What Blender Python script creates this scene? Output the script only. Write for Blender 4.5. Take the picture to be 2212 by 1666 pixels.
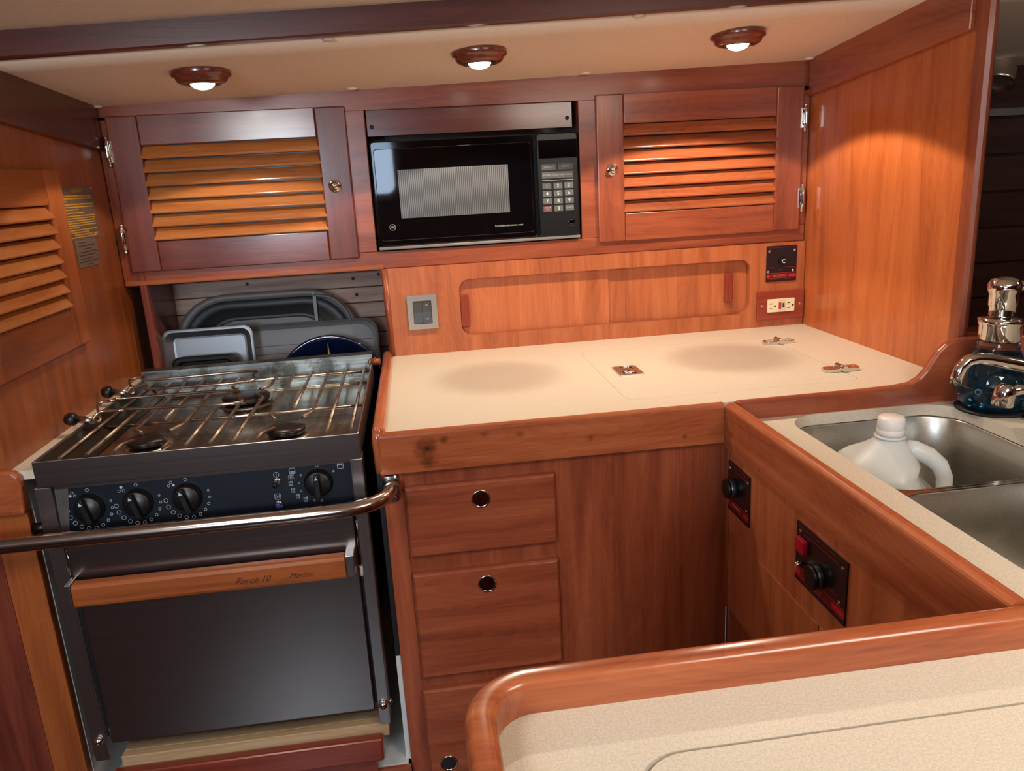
import bpy, math, random
from mathutils import Vector, Matrix
random.seed(7)
D = bpy.data; SC = bpy.context.scene; COL = SC.collection
for o in list(D.objects): D.objects.remove(o, do_unlink=True)

# ------------------------------------------------------------------ camera
cam = D.cameras.new('camera'); cam.sensor_fit = 'HORIZONTAL'; cam.sensor_width = 36
cam.lens = 1678.957/2212*36; cam.clip_start = .02
co = D.objects.new('camera', cam); COL.objects.link(co); SC.camera = co
_r = Vector((0.99039928, -0.12743426, -0.0535703)); _u = Vector((0.08447147, 0.25114933, 0.96425545))
_f = Vector((0.10942503, 0.95952307, -0.25950268))
co.matrix_world = Matrix(((_r.x, _u.x, -_f.x, 0.0851), (_r.y, _u.y, -_f.y, -1.828), (_r.z, _u.z, -_f.z, 1.3186), (0, 0, 0, 1)))
# ------------------------------------------------------------------ world, exposure
w = D.worlds.new('world'); SC.world = w; w.use_nodes = True
w.node_tree.nodes['Background'].inputs[0].default_value = (.8, .88, 1, 1)
w.node_tree.nodes['Background'].inputs[1].default_value = 1.0
vs = SC.view_settings; vs.view_transform = 'Standard'; vs.look = 'None'; vs.gamma = 1; vs.exposure = 0.0
vs.use_curve_mapping = False
# ------------------------------------------------------------------ cabin lights (added unseen fills under the ceiling, daylight in the hatch)
def area(name, loc, direction, sx, sy, power, color):
    l = D.lights.new(name, 'AREA'); l.shape = 'RECTANGLE'; l.size = sx; l.size_y = sy; l.energy = power; l.color = color
    o = D.objects.new(name, l); COL.objects.link(o); o.location = loc
    o.rotation_euler = Vector(direction).to_track_quat('-Z', 'Y').to_euler(); return o
area('cabin_overhead_fill', (.80, -1.72, 1.60), (-.1, .2, -1), .5, .3, 8.5, (1, .90, .78))  # unseen overhead fill, placed so the sink cabinet side stays dim
area('cabin_warm_fill', (-.45, -1.5, 1.56), (0, .3, -1), .3, .3, 4, (1, .92, .82))  # added warm ambient fill, kept out of the microwave's reflection
area('companionway_daylight', (-.62, -2.95, 1.36), (.2, 1, -.02), .36, .40, 20, (.72, .86, 1))

area('side_cabin_fill', (1.75, -.9, 1.50), (0, .7, -.7), .2, .2, .9, (1, .85, .65))  # added fill that brightens the chrome reading lamp; no fixture there
# ------------------------------------------------------------------ materials
def lin(c):
    return tuple((v/12.92 if v <= .04045 else ((v+.055)/1.055)**2.4) for v in [x/255 for x in c]) + (1,)
MATS = {}
def newmat(name):
    m = D.materials.new(name); m.use_nodes = True
    n = m.node_tree.nodes; l = m.node_tree.links; b = n['Principled BSDF']
    return m, n, l, b
def plain(name, rgb, rough=.5, metal=0, coat=0, emis=0, emc=None, spec=None):
    if name in MATS: return MATS[name]
    m, n, l, b = newmat(name)
    b.inputs['Base Color'].default_value = lin(rgb); b.inputs['Roughness'].default_value = rough
    b.inputs['Metallic'].default_value = metal; b.inputs['Coat Weight'].default_value = coat
    if spec is not None: b.inputs['Specular IOR Level'].default_value = spec
    if emis:
        b.inputs['Emission Color'].default_value = lin(emc or rgb); b.inputs['Emission Strength'].default_value = emis
    MATS[name] = m; return m
def nd(n, t, **k):
    x = n.new(t)
    for a, v in k.items(): setattr(x, a, v)
    return x
TONES = {
 'panel': ((150, 78, 44), (180, 98, 58), (198, 116, 72)),
 'solid': ((112, 52, 34), (146, 72, 46), (168, 90, 58)),
 'deep':  ((84, 36, 27), (112, 50, 36), (132, 64, 44)),
 'rail':  ((130, 62, 36), (168, 88, 52), (190, 110, 68)),
 'slat':  ((150, 84, 40), (184, 110, 58), (204, 134, 76)),
 'bulk':  ((120, 60, 30), (148, 78, 38), (168, 92, 48)),
 'red':   ((110, 40, 26), (138, 54, 36), (154, 68, 46)),
 'maroon': ((58, 24, 20), (80, 35, 29), (98, 46, 38)),
 'side': ((150, 74, 36), (178, 94, 48), (194, 110, 60)),
 'boarddark': ((104, 80, 58), (130, 102, 76), (150, 122, 94)),
 'board': ((140, 112, 80), (172, 140, 104), (194, 164, 126)),
 'batten':((136, 110, 98), (172, 144, 130), (196, 170, 154)),
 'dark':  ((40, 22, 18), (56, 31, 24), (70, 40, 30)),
}
def wood(tone, axis, rough=.3, coat=.25, knots=()):
    key = 'wood_%s_%s%s' % (tone, 'xyz'[axis], '_knotted' if knots else '')
    if key in MATS: return MATS[key]
    m, n, l, b = newmat(key)
    tc = nd(n, 'ShaderNodeTexCoord'); oi = nd(n, 'ShaderNodeObjectInfo')
    rnd = nd(n, 'ShaderNodeVectorMath', operation='SCALE'); rnd.inputs[0].default_value = (13, 7, 17)
    l.new(oi.outputs['Random'], rnd.inputs['Scale'])
    add = nd(n, 'ShaderNodeVectorMath', operation='ADD'); l.new(tc.outputs['Object'], add.inputs[0]); l.new(rnd.outputs[0], add.inputs[1])
    def mapped(s_along, s_across):
        mp = nd(n, 'ShaderNodeMapping'); s = [s_across]*3; s[axis] = s_along
        mp.inputs['Scale'].default_value = s; l.new(add.outputs[0], mp.inputs[0]); return mp
    a = mapped(1.6, 20); n1 = nd(n, 'ShaderNodeTexNoise'); n1.inputs['Scale'].default_value = 1.5; n1.inputs['Detail'].default_value = 5; n1.inputs['Roughness'].default_value = .6
    n1.inputs['Distortion'].default_value = .5; l.new(a.outputs[0], n1.inputs['Vector'])
    f = mapped(9, 330); n2 = nd(n, 'ShaderNodeTexNoise'); n2.inputs['Scale'].default_value = 1; n2.inputs['Detail'].default_value = 2; l.new(f.outputs[0], n2.inputs['Vector'])
    g = mapped(1.3, 7); n3 = nd(n, 'ShaderNodeTexNoise'); n3.inputs['Scale'].default_value = 1.2; n3.inputs['Detail'].default_value = 1; l.new(g.outputs[0], n3.inputs['Vector'])
    w1 = nd(n, 'ShaderNodeMath', operation='MULTIPLY'); w1.inputs[1].default_value = 34; l.new(n3.outputs['Fac'], w1.inputs[0])
    w2 = nd(n, 'ShaderNodeMath', operation='FRACT'); l.new(w1.outputs[0], w2.inputs[0])   # growth rings: contour bands of a slow noise
    mx = nd(n, 'ShaderNodeMath', operation='MULTIPLY_ADD'); l.new(w2.outputs[0], mx.inputs[0]); mx.inputs[1].default_value = -.07; l.new(n1.outputs['Fac'], mx.inputs[2])
    mx2 = nd(n, 'ShaderNodeMath', operation='MULTIPLY_ADD'); l.new(n2.outputs['Fac'], mx2.inputs[0]); mx2.inputs[1].default_value = .22; l.new(mx.outputs[0], mx2.inputs[2])
    cr = nd(n, 'ShaderNodeValToRGB'); l.new(mx2.outputs[0], cr.inputs[0])
    t = TONES[tone]; e = cr.color_ramp.elements
    e[0].position = .32; e[0].color = lin(t[0]); e[1].position = .80; e[1].color = lin(t[2]); k = e.new(.55); k.color = lin(t[1])
    hs = nd(n, 'ShaderNodeHueSaturation'); l.new(cr.outputs[0], hs.inputs['Color'])
    mr = nd(n, 'ShaderNodeMapRange'); mr.inputs['To Min'].default_value = .86; mr.inputs['To Max'].default_value = 1.12; l.new(oi.outputs['Random'], mr.inputs[0]); l.new(mr.outputs[0], hs.inputs['Value'])
    last = hs.outputs[0]
    for (kx, ky, kz, r, st) in knots:
        sub = nd(n, 'ShaderNodeVectorMath', operation='SUBTRACT'); l.new(tc.outputs['Object'], sub.inputs[0]); sub.inputs[1].default_value = (kx, ky, kz)
        sc = nd(n, 'ShaderNodeVectorMath', operation='MULTIPLY'); l.new(sub.outputs[0], sc.inputs[0]); s = [1/r]*3; s[axis] *= .8; sc.inputs[1].default_value = s
        nn = nd(n, 'ShaderNodeTexNoise'); nn.inputs['Scale'].default_value = 60; l.new(tc.outputs['Object'], nn.inputs['Vector'])
        ln = nd(n, 'ShaderNodeVectorMath', operation='LENGTH'); l.new(sc.outputs[0], ln.inputs[0])
        ad = nd(n, 'ShaderNodeMath', operation='MULTIPLY_ADD'); l.new(nn.outputs['Fac'], ad.inputs[0]); ad.inputs[1].default_value = 1.3; l.new(ln.outputs['Value'], ad.inputs[2])
        mr2 = nd(n, 'ShaderNodeMapRange'); l.new(ad.outputs[0], mr2.inputs[0]); mr2.inputs['From Min'].default_value = .7; mr2.inputs['From Max'].default_value = 1.8
        mr2.inputs['To Min'].default_value = st; mr2.inputs['To Max'].default_value = 0
        mix = nd(n, 'ShaderNodeMix', data_type='RGBA'); l.new(mr2.outputs[0], mix.inputs['Factor']); l.new(last, mix.inputs[6]); mix.inputs[7].default_value = lin((58, 24, 14)); last = mix.outputs[2]
    l.new(last, b.inputs['Base Color'])
    b.inputs['Roughness'].default_value = rough; b.inputs['Coat Weight'].default_value = coat; b.inputs['Coat Roughness'].default_value = .16
    b.inputs['Specular IOR Level'].default_value = .4
    bp = nd(n, 'ShaderNodeBump'); bp.inputs['Strength'].default_value = .06; bp.inputs['Distance'].default_value = .002; l.new(mx2.outputs[0], bp.inputs['Height']); l.new(bp.outputs[0], b.inputs['Normal'])
    MATS[key] = m; return m
def speckle(name, c1, c2, scale, rough=.45, bump=0, lo=.35, hi=.65):
    if name in MATS: return MATS[name]
    m, n, l, b = newmat(name)
    tc = nd(n, 'ShaderNodeTexCoord'); n1 = nd(n, 'ShaderNodeTexNoise'); n1.inputs['Scale'].default_value = scale; n1.inputs['Detail'].default_value = 3
    l.new(tc.outputs['Object'], n1.inputs['Vector'])
    cr = nd(n, 'ShaderNodeValToRGB'); e = cr.color_ramp.elements; e[0].position = lo; e[0].color = lin(c1); e[1].position = hi; e[1].color = lin(c2)
    l.new(n1.outputs['Fac'], cr.inputs[0]); l.new(cr.outputs[0], b.inputs['Base Color']); b.inputs['Roughness'].default_value = rough
    if bump:
        bp = nd(n, 'ShaderNodeBump'); bp.inputs['Strength'].default_value = bump; bp.inputs['Distance'].default_value = .001; l.new(n1.outputs['Fac'], bp.inputs['Height']); l.new(bp.outputs[0], b.inputs['Normal'])
    MATS[name] = m; return m
def steel(name, c1, c2, rough, axis=0, stain=None, aniso=8):
    """brushed steel: streaks along one axis, optional blotchy stains"""
    if name in MATS: return MATS[name]
    m, n, l, b = newmat(name)
    tc = nd(n, 'ShaderNodeTexCoord'); mp = nd(n, 'ShaderNodeMapping'); s = [260]*3; s[axis] = aniso; mp.inputs['Scale'].default_value = s
    l.new(tc.outputs['Object'], mp.inputs[0]); n1 = nd(n, 'ShaderNodeTexNoise'); n1.inputs['Scale'].default_value = 1; n1.inputs['Detail'].default_value = 3; l.new(mp.outputs[0], n1.inputs['Vector'])
    cr = nd(n, 'ShaderNodeValToRGB'); e = cr.color_ramp.elements; e[0].position = .3; e[0].color = lin(c1); e[1].position = .7; e[1].color = lin(c2); l.new(n1.outputs['Fac'], cr.inputs[0])
    last = cr.outputs[0]
    mr = nd(n, 'ShaderNodeMapRange'); mr.inputs['To Min'].default_value = rough*.93; mr.inputs['To Max'].default_value = rough*1.08; l.new(n1.outputs['Fac'], mr.inputs[0])
    rl = mr.outputs[0]
    if stain:
        col, sc, lo, hi, amt = stain
        n2 = nd(n, 'ShaderNodeTexNoise'); n2.inputs['Scale'].default_value = sc; n2.inputs['Detail'].default_value = 6; n2.inputs['Roughness'].default_value = .65; l.new(tc.outputs['Object'], n2.inputs['Vector'])
        m2 = nd(n, 'ShaderNodeMapRange'); m2.inputs['From Min'].default_value = lo; m2.inputs['From Max'].default_value = hi; m2.inputs['To Max'].default_value = amt; l.new(n2.outputs['Fac'], m2.inputs[0])
        mix = nd(n, 'ShaderNodeMix', data_type='RGBA'); l.new(m2.outputs[0], mix.inputs['Factor']); l.new(last, mix.inputs[6]); mix.inputs[7].default_value = lin(col); last = mix.outputs[2]
        a2 = nd(n, 'ShaderNodeMath', operation='MULTIPLY_ADD'); l.new(m2.outputs[0], a2.inputs[0]); a2.inputs[1].default_value = .25; l.new(rl, a2.inputs[2]); rl = a2.outputs[0]
    l.new(last, b.inputs['Base Color']); l.new(rl, b.inputs['Roughness']); b.inputs['Metallic'].default_value = 1
    MATS[name] = m; return m
CHROME = plain('chrome', (215, 212, 208), .07, 1)
DULLCH = plain('cast_chrome', (180, 178, 176), .22, 1)
STEEL = steel('brushed_steel', (158, 150, 146), (166, 158, 154), .26, 0, None, 2)
STEELV = steel('brushed_steel_upright', (178, 174, 170), (186, 183, 180), .28, 2, None, 2)
HOBM = steel('stained_hob_steel', (176, 172, 158), (190, 186, 172), .24, 1, ((112, 90, 68), 9, .50, .70, .7), 3)
BACKM = steel('mottled_steel', (120, 124, 122), (160, 164, 162), .34, 0, ((70, 70, 64), 22, .50, .60, .7))
SINKM = steel('sink_steel', (186, 182, 174), (200, 196, 188), .33, 1, ((160, 156, 146), 9, .50, .75, .5))
GRATE = steel('rusty_steel_rod', (160, 144, 130), (186, 174, 162), .34, 1, ((112, 78, 56), 20, .42, .60, .8), 30)
ROD = plain('steel_rod', (196, 186, 176), .2, 1)
BLACK = plain('black_plastic', (14, 14, 15), .38)
MATTEB = plain('matte_black', (10, 10, 11), .6)
GLOSSB = plain('black_gloss', (5, 6, 8), .06, 0, .5)
NAVY = plain('navy_enamel', (8, 14, 27), .42, 0, 0, spec=.25)
GEL = plain('white_gelcoat', (214, 216, 214), .35, 0, .2)
WHITEP = plain('white_plastic', (226, 214, 196), .4)
IVORY = plain('ivory_plastic', (236, 222, 184), .4)
WPRINT = plain('pale_print', (176, 190, 198), .5)
GPRINT = plain('grey_print', (168, 166, 160), .5)
RPRINT = plain('red_print', (196, 30, 34), .5)
DRED = plain('dark_red_print', (110, 22, 26), .5)
YPRINT = plain('ochre_print', (196, 152, 52), .5)
KEYG = plain('grey_key', (84, 86, 88), .5)
KEYR = plain('red_key', (104, 62, 64), .5)
BRONZE = plain('brown_anodised_plate', (122, 104, 90), .38, .4)
TINPL = plain('grey_metal_plate', (150, 140, 128), .35, .6)
LAM = speckle('cream_laminate', (208, 194, 174), (224, 210, 190), 700, .42, 0, .36, .62)
LAMN = speckle('cream_solid_surface', (200, 188, 170), (216, 204, 186), 480, .4, 0, .36, .62)
VINYL = speckle('ceiling_vinyl', (236, 214, 192), (242, 222, 202), 160, .75, .08)
GREYPL = plain('grey_plastic', (104, 102, 104), .45)
GREYRB = plain('dark_grey_rubber', (20, 26, 30), .45)
ALUM = plain('baking_aluminium', (140, 142, 146), .38, .85)
BLUEEN = plain('blue_enamel', (6, 14, 42), .06, 0, .8)
REDPL = plain('red_plastic', (176, 16, 44), .35)
SEAM = plain('dark_seam', (92, 74, 58), .8)
GSEAM = plain('grey_seam', (92, 88, 84), .8)

# ------------------------------------------------------------------ mesh builder
class MB:
    def __init__(s): s.v = []; s.f = []; s.sm = []
    def add(s, vs, fs, smooth=False, M=None):
        k = len(s.v)
        for p in vs:
            p = Vector(p)
            if M is not None: p = M @ p
            s.v.append(p)
        for f in fs: s.f.append([i+k for i in f]); s.sm.append(smooth)
        return s
    def box(s, a, b, M=None):
        x0, y0, z0 = [min(a[i], b[i]) for i in range(3)]; x1, y1, z1 = [max(a[i], b[i]) for i in range(3)]
        return s.add([(x0,y0,z0),(x1,y0,z0),(x1,y1,z0),(x0,y1,z0),(x0,y0,z1),(x1,y0,z1),(x1,y1,z1),(x0,y1,z1)],
                     [(0,3,2,1),(4,5,6,7),(0,1,5,4),(1,2,6,5),(2,3,7,6),(3,0,4,7)], False, M)
    def prism(s, pts, d, M=None, smooth=False):
        """closed 3-D polygon pushed along vector d"""
        n = len(pts); d = Vector(d); vs = [Vector(p) for p in pts]+[Vector(p)+d for p in pts]
        fs = [list(range(n))[::-1], list(range(n, 2*n))]
        s.add(vs, fs, False, M); k = len(s.v)-2*n
        for i in range(n):
            j = (i+1) % n; s.f.append([k+i, k+j, k+n+j, k+n+i]); s.sm.append(smooth)
        return s
    def loft(s, loops, cap0=True, cap1=True, smooth=True, M=None, closed=True):
        n = len(loops[0]); vs = [p for L in loops for p in L]; fs = []
        for a in range(len(loops)-1):
            for i in range(n if closed else n-1):
                j = (i+1) % n; fs.append((a*n+i, a*n+j, (a+1)*n+j, (a+1)*n+i))
        s.add(vs, fs, smooth, M); k = len(s.v)-len(vs)
        if cap0: s.f.append([k+i for i in range(n)][::-1]); s.sm.append(False)
        if cap1: s.f.append([k+(len(loops)-1)*n+i for i in range(n)]); s.sm.append(False)
        return s
    def lathe(s, prof, c, axis=(0,0,1), n=24, M=None, cap0=True, cap1=True):
        """prof: (radius, height along axis)"""
        ax = Vector(axis).normalized(); t = Vector((1,0,0)) if abs(ax.x) < .9 else Vector((0,1,0))
        u = ax.cross(t).normalized(); w_ = ax.cross(u); c = Vector(c)
        loops = [[c+ax*h+(u*math.cos(2*math.pi*i/n)+w_*math.sin(2*math.pi*i/n))*max(r, 1e-5) for i in range(n)] for r, h in prof]
        return s.loft(loops, cap0, cap1, True, M)
    def cyl(s, a, b, r, n=16, r2=None):
        a = Vector(a); b = Vector(b); return s.lathe([(r, 0), (r if r2 is None else r2, (b-a).length)], a, b-a, n)
    def tube(s, pts, r, n=8, closed=False, flat=1, M=None):
        P = [Vector(p) for p in pts]; loops = []; N = len(P)
        up = None
        for i in range(N):
            if closed: t = (P[(i+1) % N]-P[i-1])
            else: t = (P[min(i+1, N-1)]-P[max(i-1, 0)])
            t.normalize()
            if up is None: up = Vector((0,0,1)) if abs(t.z) < .9 else Vector((1,0,0))
            u = t.cross(up); u.normalize(); v = u.cross(t); up = v
            rr = r[i] if isinstance(r, (list, tuple)) else r
            loops.append([P[i]+(u*math.cos(2*math.pi*k/n)+v*math.sin(2*math.pi*k/n)*flat)*rr for k in range(n)])
        if closed: loops.append(loops[0]); return s.loft(loops, False, False, True, M)
        return s.loft(loops, True, True, True, M)
    def sphere(s, c, r, n=16, sc=(1,1,1)):
        m = n//2; loops = []
        for a in range(m+1):
            th = math.pi*a/m; rr = max(math.sin(th), 1e-4)*r
            loops.append([Vector(c)+Vector((rr*math.cos(2*math.pi*i/n)*sc[0], rr*math.sin(2*math.pi*i/n)*sc[1], -math.cos(th)*r*sc[2])) for i in range(n)])
        return s.loft(loops)
    def ring(s, c, R, r, axis, n=20, m=6, a0=0, a1=360):
        ax = Vector(axis).normalized(); t = Vector((0,0,1)) if abs(ax.z) < .9 else Vector((1,0,0)); u = t.cross(ax).normalized(); v = ax.cross(u)
        full = a1-a0 >= 360; k = n if full else n+1
        pts = [Vector(c)+(u*math.cos(math.radians(a0+(a1-a0)*i/n))+v*math.sin(math.radians(a0+(a1-a0)*i/n)))*R for i in range(k)]
        return s.tube(pts, r, m, closed=full)

def smooth_path(P, k=4):
    P = [Vector(p) for p in P]; out = []
    for i in range(len(P)-1):
        a, b, c, d = P[max(i-1, 0)], P[i], P[i+1], P[min(i+2, len(P)-1)]
        for j in range(k):
            t = j/k; out.append(.5*((2*b)+(c-a)*t+(2*a-5*b+4*c-d)*t*t+(3*b-a-3*c+d)*t*t*t))
    return out+[P[-1]]
def rrect(x0, x1, y0, y1, r, n=6):
    """rounded rectangle, counter-clockwise, 4*(n+1) points"""
    out = []
    for cx, cy, a in ((x1-r, y1-r, 0), (x0+r, y1-r, 90), (x0+r, y0+r, 180), (x1-r, y0+r, 270)):
        for i in range(n+1):
            t = math.radians(a+90*i/n); out.append((cx+r*math.cos(t), cy+r*math.sin(t)))
    return out
def outer_match(inner_rect, outer_rect, r, n=6):
    """points on the outer rectangle matching rrect(inner) one to one"""
    x0, x1, y0, y1 = inner_rect; X0, X1, Y0, Y1 = outer_rect; out = []
    I = rrect(x0, x1, y0, y1, r, n)
    corners = ((X1, Y1), (X0, Y1), (X0, Y0), (X1, Y0))
    for c in range(4):
        for i in range(n+1):
            px, py = I[c*(n+1)+i]; h = n/2
            if abs(i-h) < .01: out.append(corners[c]); continue
            first = i < h
            if c == 0: out.append((X1, py) if first else (px, Y1))
            if c == 1: out.append((px, Y1) if first else (X0, py))
            if c == 2: out.append((X0, py) if first else (px, Y0))
            if c == 3: out.append((px, Y0) if first else (X1, py))
    return I, out
def hole_plate(mb, inner, outer, r, f, th, n=6):
    """plate with a rounded hole. f(a, b, depth) -> 3-D point"""
    I, O = outer_match(inner, outer, r, n); N = len(I)
    L = [[f(a, b, 0) for a, b in O], [f(a, b, 0) for a, b in I], [f(a, b, th) for a, b in I], [f(a, b, th) for a, b in O]]
    mb.loft(L+[L[0]], False, False, False)
    return mb

def obj(name, mb, mat, parent=None, bevel=0, seg=2, label=None, recalc=True):
    me = D.meshes.new(name)
    xs = [[p[i] for p in mb.v] for i in range(3)]
    c = Vector([(min(a)+max(a))/2 for a in xs])
    me.from_pydata([tuple(p-c) for p in mb.v], [], mb.f)
    for p, s_ in zip(me.polygons, mb.sm): p.use_smooth = s_
    me.materials.append(mat)
    if recalc:
        import bmesh
        b = bmesh.new(); b.from_mesh(me); bmesh.ops.recalc_face_normals(b, faces=b.faces[:]); b.to_mesh(me); b.free()
    o = D.objects.new(name, me); COL.objects.link(o)
    place(o, c, parent)
    if bevel:
        bm_ = o.modifiers.new('bevel', 'BEVEL'); bm_.width = bevel; bm_.segments = seg; bm_.limit_method = 'ANGLE'; bm_.angle_limit = math.radians(40)
    if label: o['label'] = label
    return o
WP = {}
def place(o, world_loc, parent):
    world_loc = Vector(world_loc); WP[o.name] = world_loc
    if parent is not None:
        o.parent = parent; o.location = world_loc-WP[parent.name]
    else: o.location = world_loc
def tag(o, label, cat, group=None, kind=None):
    if label: o['label'] = label
    if cat: o['category'] = cat
    if group: o['group'] = group
    if kind: o['kind'] = kind
    return o
def thing(name, loc, label, cat, group=None):
    o = D.objects.new(name, None); COL.objects.link(o); o.empty_display_size = .03
    place(o, loc, None); return tag(o, label, cat, group)
def struct(name, mb, mat, label=None, cat=None, bevel=0, **k):
    o = obj(name, mb, mat, None, bevel, **k); o['kind'] = 'structure'
    if label: o['label'] = label
    if cat: o['category'] = cat
    return o
def copy_part(src, delta, parent=None):
    c = src.copy(); COL.objects.link(c); wl = WP[src.name]+Vector(delta); c.parent = None; place(c, wl, parent if parent else src.parent); return c
def copy_tree(src, delta, parent=None, label=None):
    kids = list(src.children); c = src.copy(); COL.objects.link(c); c.parent = None
    place(c, WP[src.name]+Vector(delta), parent)
    if label: c['label'] = label
    for k in kids: copy_tree(k, delta, c)
    return c
# text: plane 'xz' faces the camera (-y); 'yz-' faces -x (reads toward -y); 'yz+' faces +x (reads toward +y)
BASIS = {'xz': (Vector((1,0,0)), Vector((0,0,1))), 'yz-': (Vector((0,-1,0)), Vector((0,0,1))), 'yz+': (Vector((0,1,0)), Vector((0,0,1)))}
def text(name, s, size, loc, plane, mat, parent, shear=0, depth=.0002, align='CENTER', rot=0, sx=1):
    cu = D.curves.new(name, 'FONT'); cu.body = s; cu.size = size; cu.extrude = depth; cu.align_x = align; cu.align_y = 'CENTER'; cu.shear = shear; cu.resolution_u = 2
    t = D.objects.new(name, cu); me = D.meshes.new_from_object(t); D.objects.remove(t); D.curves.remove(cu)
    u, v = BASIS[plane]; n_ = u.cross(v); c, si = math.cos(rot), math.sin(rot); loc = Vector(loc)
    for q in me.vertices:
        a = q.co.x*sx; b = q.co.y; a, b = a*c-b*si, a*si+b*c
        q.co = u*a+v*b+n_*q.co.z
    me.materials.clear(); me.materials.append(mat)
    o = D.objects.new(name, me); COL.objects.link(o); place(o, loc, parent); return o
def bx(a, b, M=None): return MB().box(a, b, M)

# ------------------------------------------------------------------ the setting
def cz(x, y):
    k = .052+.043*(x+.565)/1.61
    t = -y
    if t > .9: t = .9+(t-.9)*.5
    return 1.5075+.0223*(x+.565)+k*t
XC, ZC = .92, .92
def ceil_mesh(x0, x1, y0, y1, nx, ny, up=.02):
    mb = MB(); vs = []; fs = []
    for j in range(ny+1):
        for i in range(nx+1):
            x = x0+(x1-x0)*i/nx; y = y0+(y1-y0)*j/ny; vs.append((x, y, cz(x, y)))
    n = len(vs); vs += [(a, b, c+up) for a, b, c in vs]
    W = nx+1
    for j in range(ny):
        for i in range(nx):
            a = j*W+i; fs.append((a, a+1, a+W+1, a+W)); fs.append((n+a, n+a+W, n+a+W+1, n+a+1))
    mb.add(vs, fs, True)
    for j in range(ny):
        for a, b in (((j+1)*W, j*W), (j*W+nx, (j+1)*W+nx)): mb.f.append([a, b, b+n, a+n]); mb.sm.append(False)
    for i in range(nx):
        for a, b in ((i, i+1), (ny*W+i+1, ny*W+i)): mb.f.append([a, b, b+n, a+n]); mb.sm.append(False)
    return mb
struct('ceiling', ceil_mesh(-1.7, 2.3, -.472, .42, 20, 8, .01), VINYL, 'cream vinyl ceiling panel over the galley')
struct('floor', bx((-1.7, -3.1, -.03), (2.3, .42, 0)), wood('dark', 0), 'dark wooden cabin sole')
# walls that close the cabin behind the camera
struct('wall_front', bx((-1.7, -3.13, 0), (2.3, -3.1, 1.75)), wood('deep', 2, .4), 'wooden bulkhead behind the camera')
struct('wall_side', bx((-1.73, -3.1, 0), (-1.7, .42, 1.7)), wood('deep', 2, .4), 'wooden cabin side')
struct('wall_aft', bx((2.3, -3.1, 0), (2.33, .42, 1.75)), wood('deep', 2, .4), 'wooden cabin side opposite')
# daylight in the companionway, behind the camera
wn = struct('window_1', MB().loft([[(-.30+a, -3.095, 1.42+b) for a, b in rrect(0, .30, -.16, .16, .05)], [(-.30+a, -3.085, 1.42+b) for a, b in rrect(0, .30, -.16, .16, .05)]], smooth=False),
            plain('daylight_pane', (200, 225, 255), .2, emis=7), 'daylit companionway opening')
obj('window_frame', hole_plate(MB(), (-.30, 0, 1.26, 1.58), (-.34, .04, 1.22, 1.62), .05, lambda a, b, d: (a, -3.08-.02+d, b), .03), wood('solid', 2), wn)

# bulkheads
BL = -.565
struct('wall_left', bx((BL-.03, -.612, .854), (BL, .219, 1.56)), wood('bulk', 2, .34), 'orange wooden bulkhead left of the stove')
struct('wall_right', bx((1.04, -.545, 0), (1.062, .35, 1.62)), wood('side', 2, .3), 'cherry veneer bulkhead right of the counter')
# rounded post capping the right bulkhead
mb = MB(); pr = [(1.038, -.543), (1.0375, -.556), (1.041, -.566), (1.048, -.570), (1.056, -.566), (1.066, -.556), (1.067, -.543)]
mb.prism([(a, b, .0) for a, b in pr], (0, 0, 1.62))
struct('trim_post', mb, wood('solid', 2, .25, .5), 'rounded wooden post on the edge of the right bulkhead')
# sloping trims under the ceiling
def yz_poly(x, pts, dx): return MB().prism([(x, a, b) for a, b in pts], (dx, 0, 0))
struct('trim_left', yz_poly(BL, [(0, cz(BL, 0)+.01), (0, 1.417), (-.61, 1.462), (-.61, cz(BL, -.61)+.01)], .012), wood('maroon', 1, .26, .4), 'dark red trim board under the ceiling on the left', bevel=.003)
struct('trim_right', yz_poly(1.04, [(0, cz(1.04, 0)+.01), (0, 1.462), (-.537, 1.512), (-.537, cz(1.04, -.537)+.01)], -.012), wood('solid', 1, .26, .4), 'cherry trim board under the ceiling on the right', bevel=.003)
# dark board between bulkhead and stile in the stove niche
# ceiling beam
mb = MB(); N = 12; loops = []
for i in range(N+1):
    x = -1.69+(3.98)*i/N; y = -.468; y2 = -.490
    loops.append([(x, y, cz(x, y)+.012), (x, y, cz(x, y)-.003), (x, y2+.003, cz(x, y)-.0035), (x, y2, cz(x, y)-.001), (x, y2, cz(x, y2)+.0335), (x, y2+.003, cz(x, y2)+.0365), (x, y, cz(x, y2)+.0365)])
mb.loft(loops, smooth=False)
struct('trim_beam', mb, wood('maroon', 0, .3, .3), 'dark red wooden beam across the ceiling')
# raised cabin ceiling panel in front of the beam
def raised():
    mb = MB(); vs = []; fs = []
    ys = [-.47, -.7, -1.0, -1.5, -2.2, -3.1]; n = 12
    for y in ys:
        for i in range(n+1):
            x = -1.7+4.0*i/n; vs.append((x, y, cz(x, -.47)+.030+(-y-.47)*.03+.004))
    W = n+1
    for j in range(len(ys)-1):
        for i in range(n): a = j*W+i; fs.append((a, a+1, a+W+1, a+W))
    return mb.add(vs, fs, True)

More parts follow.
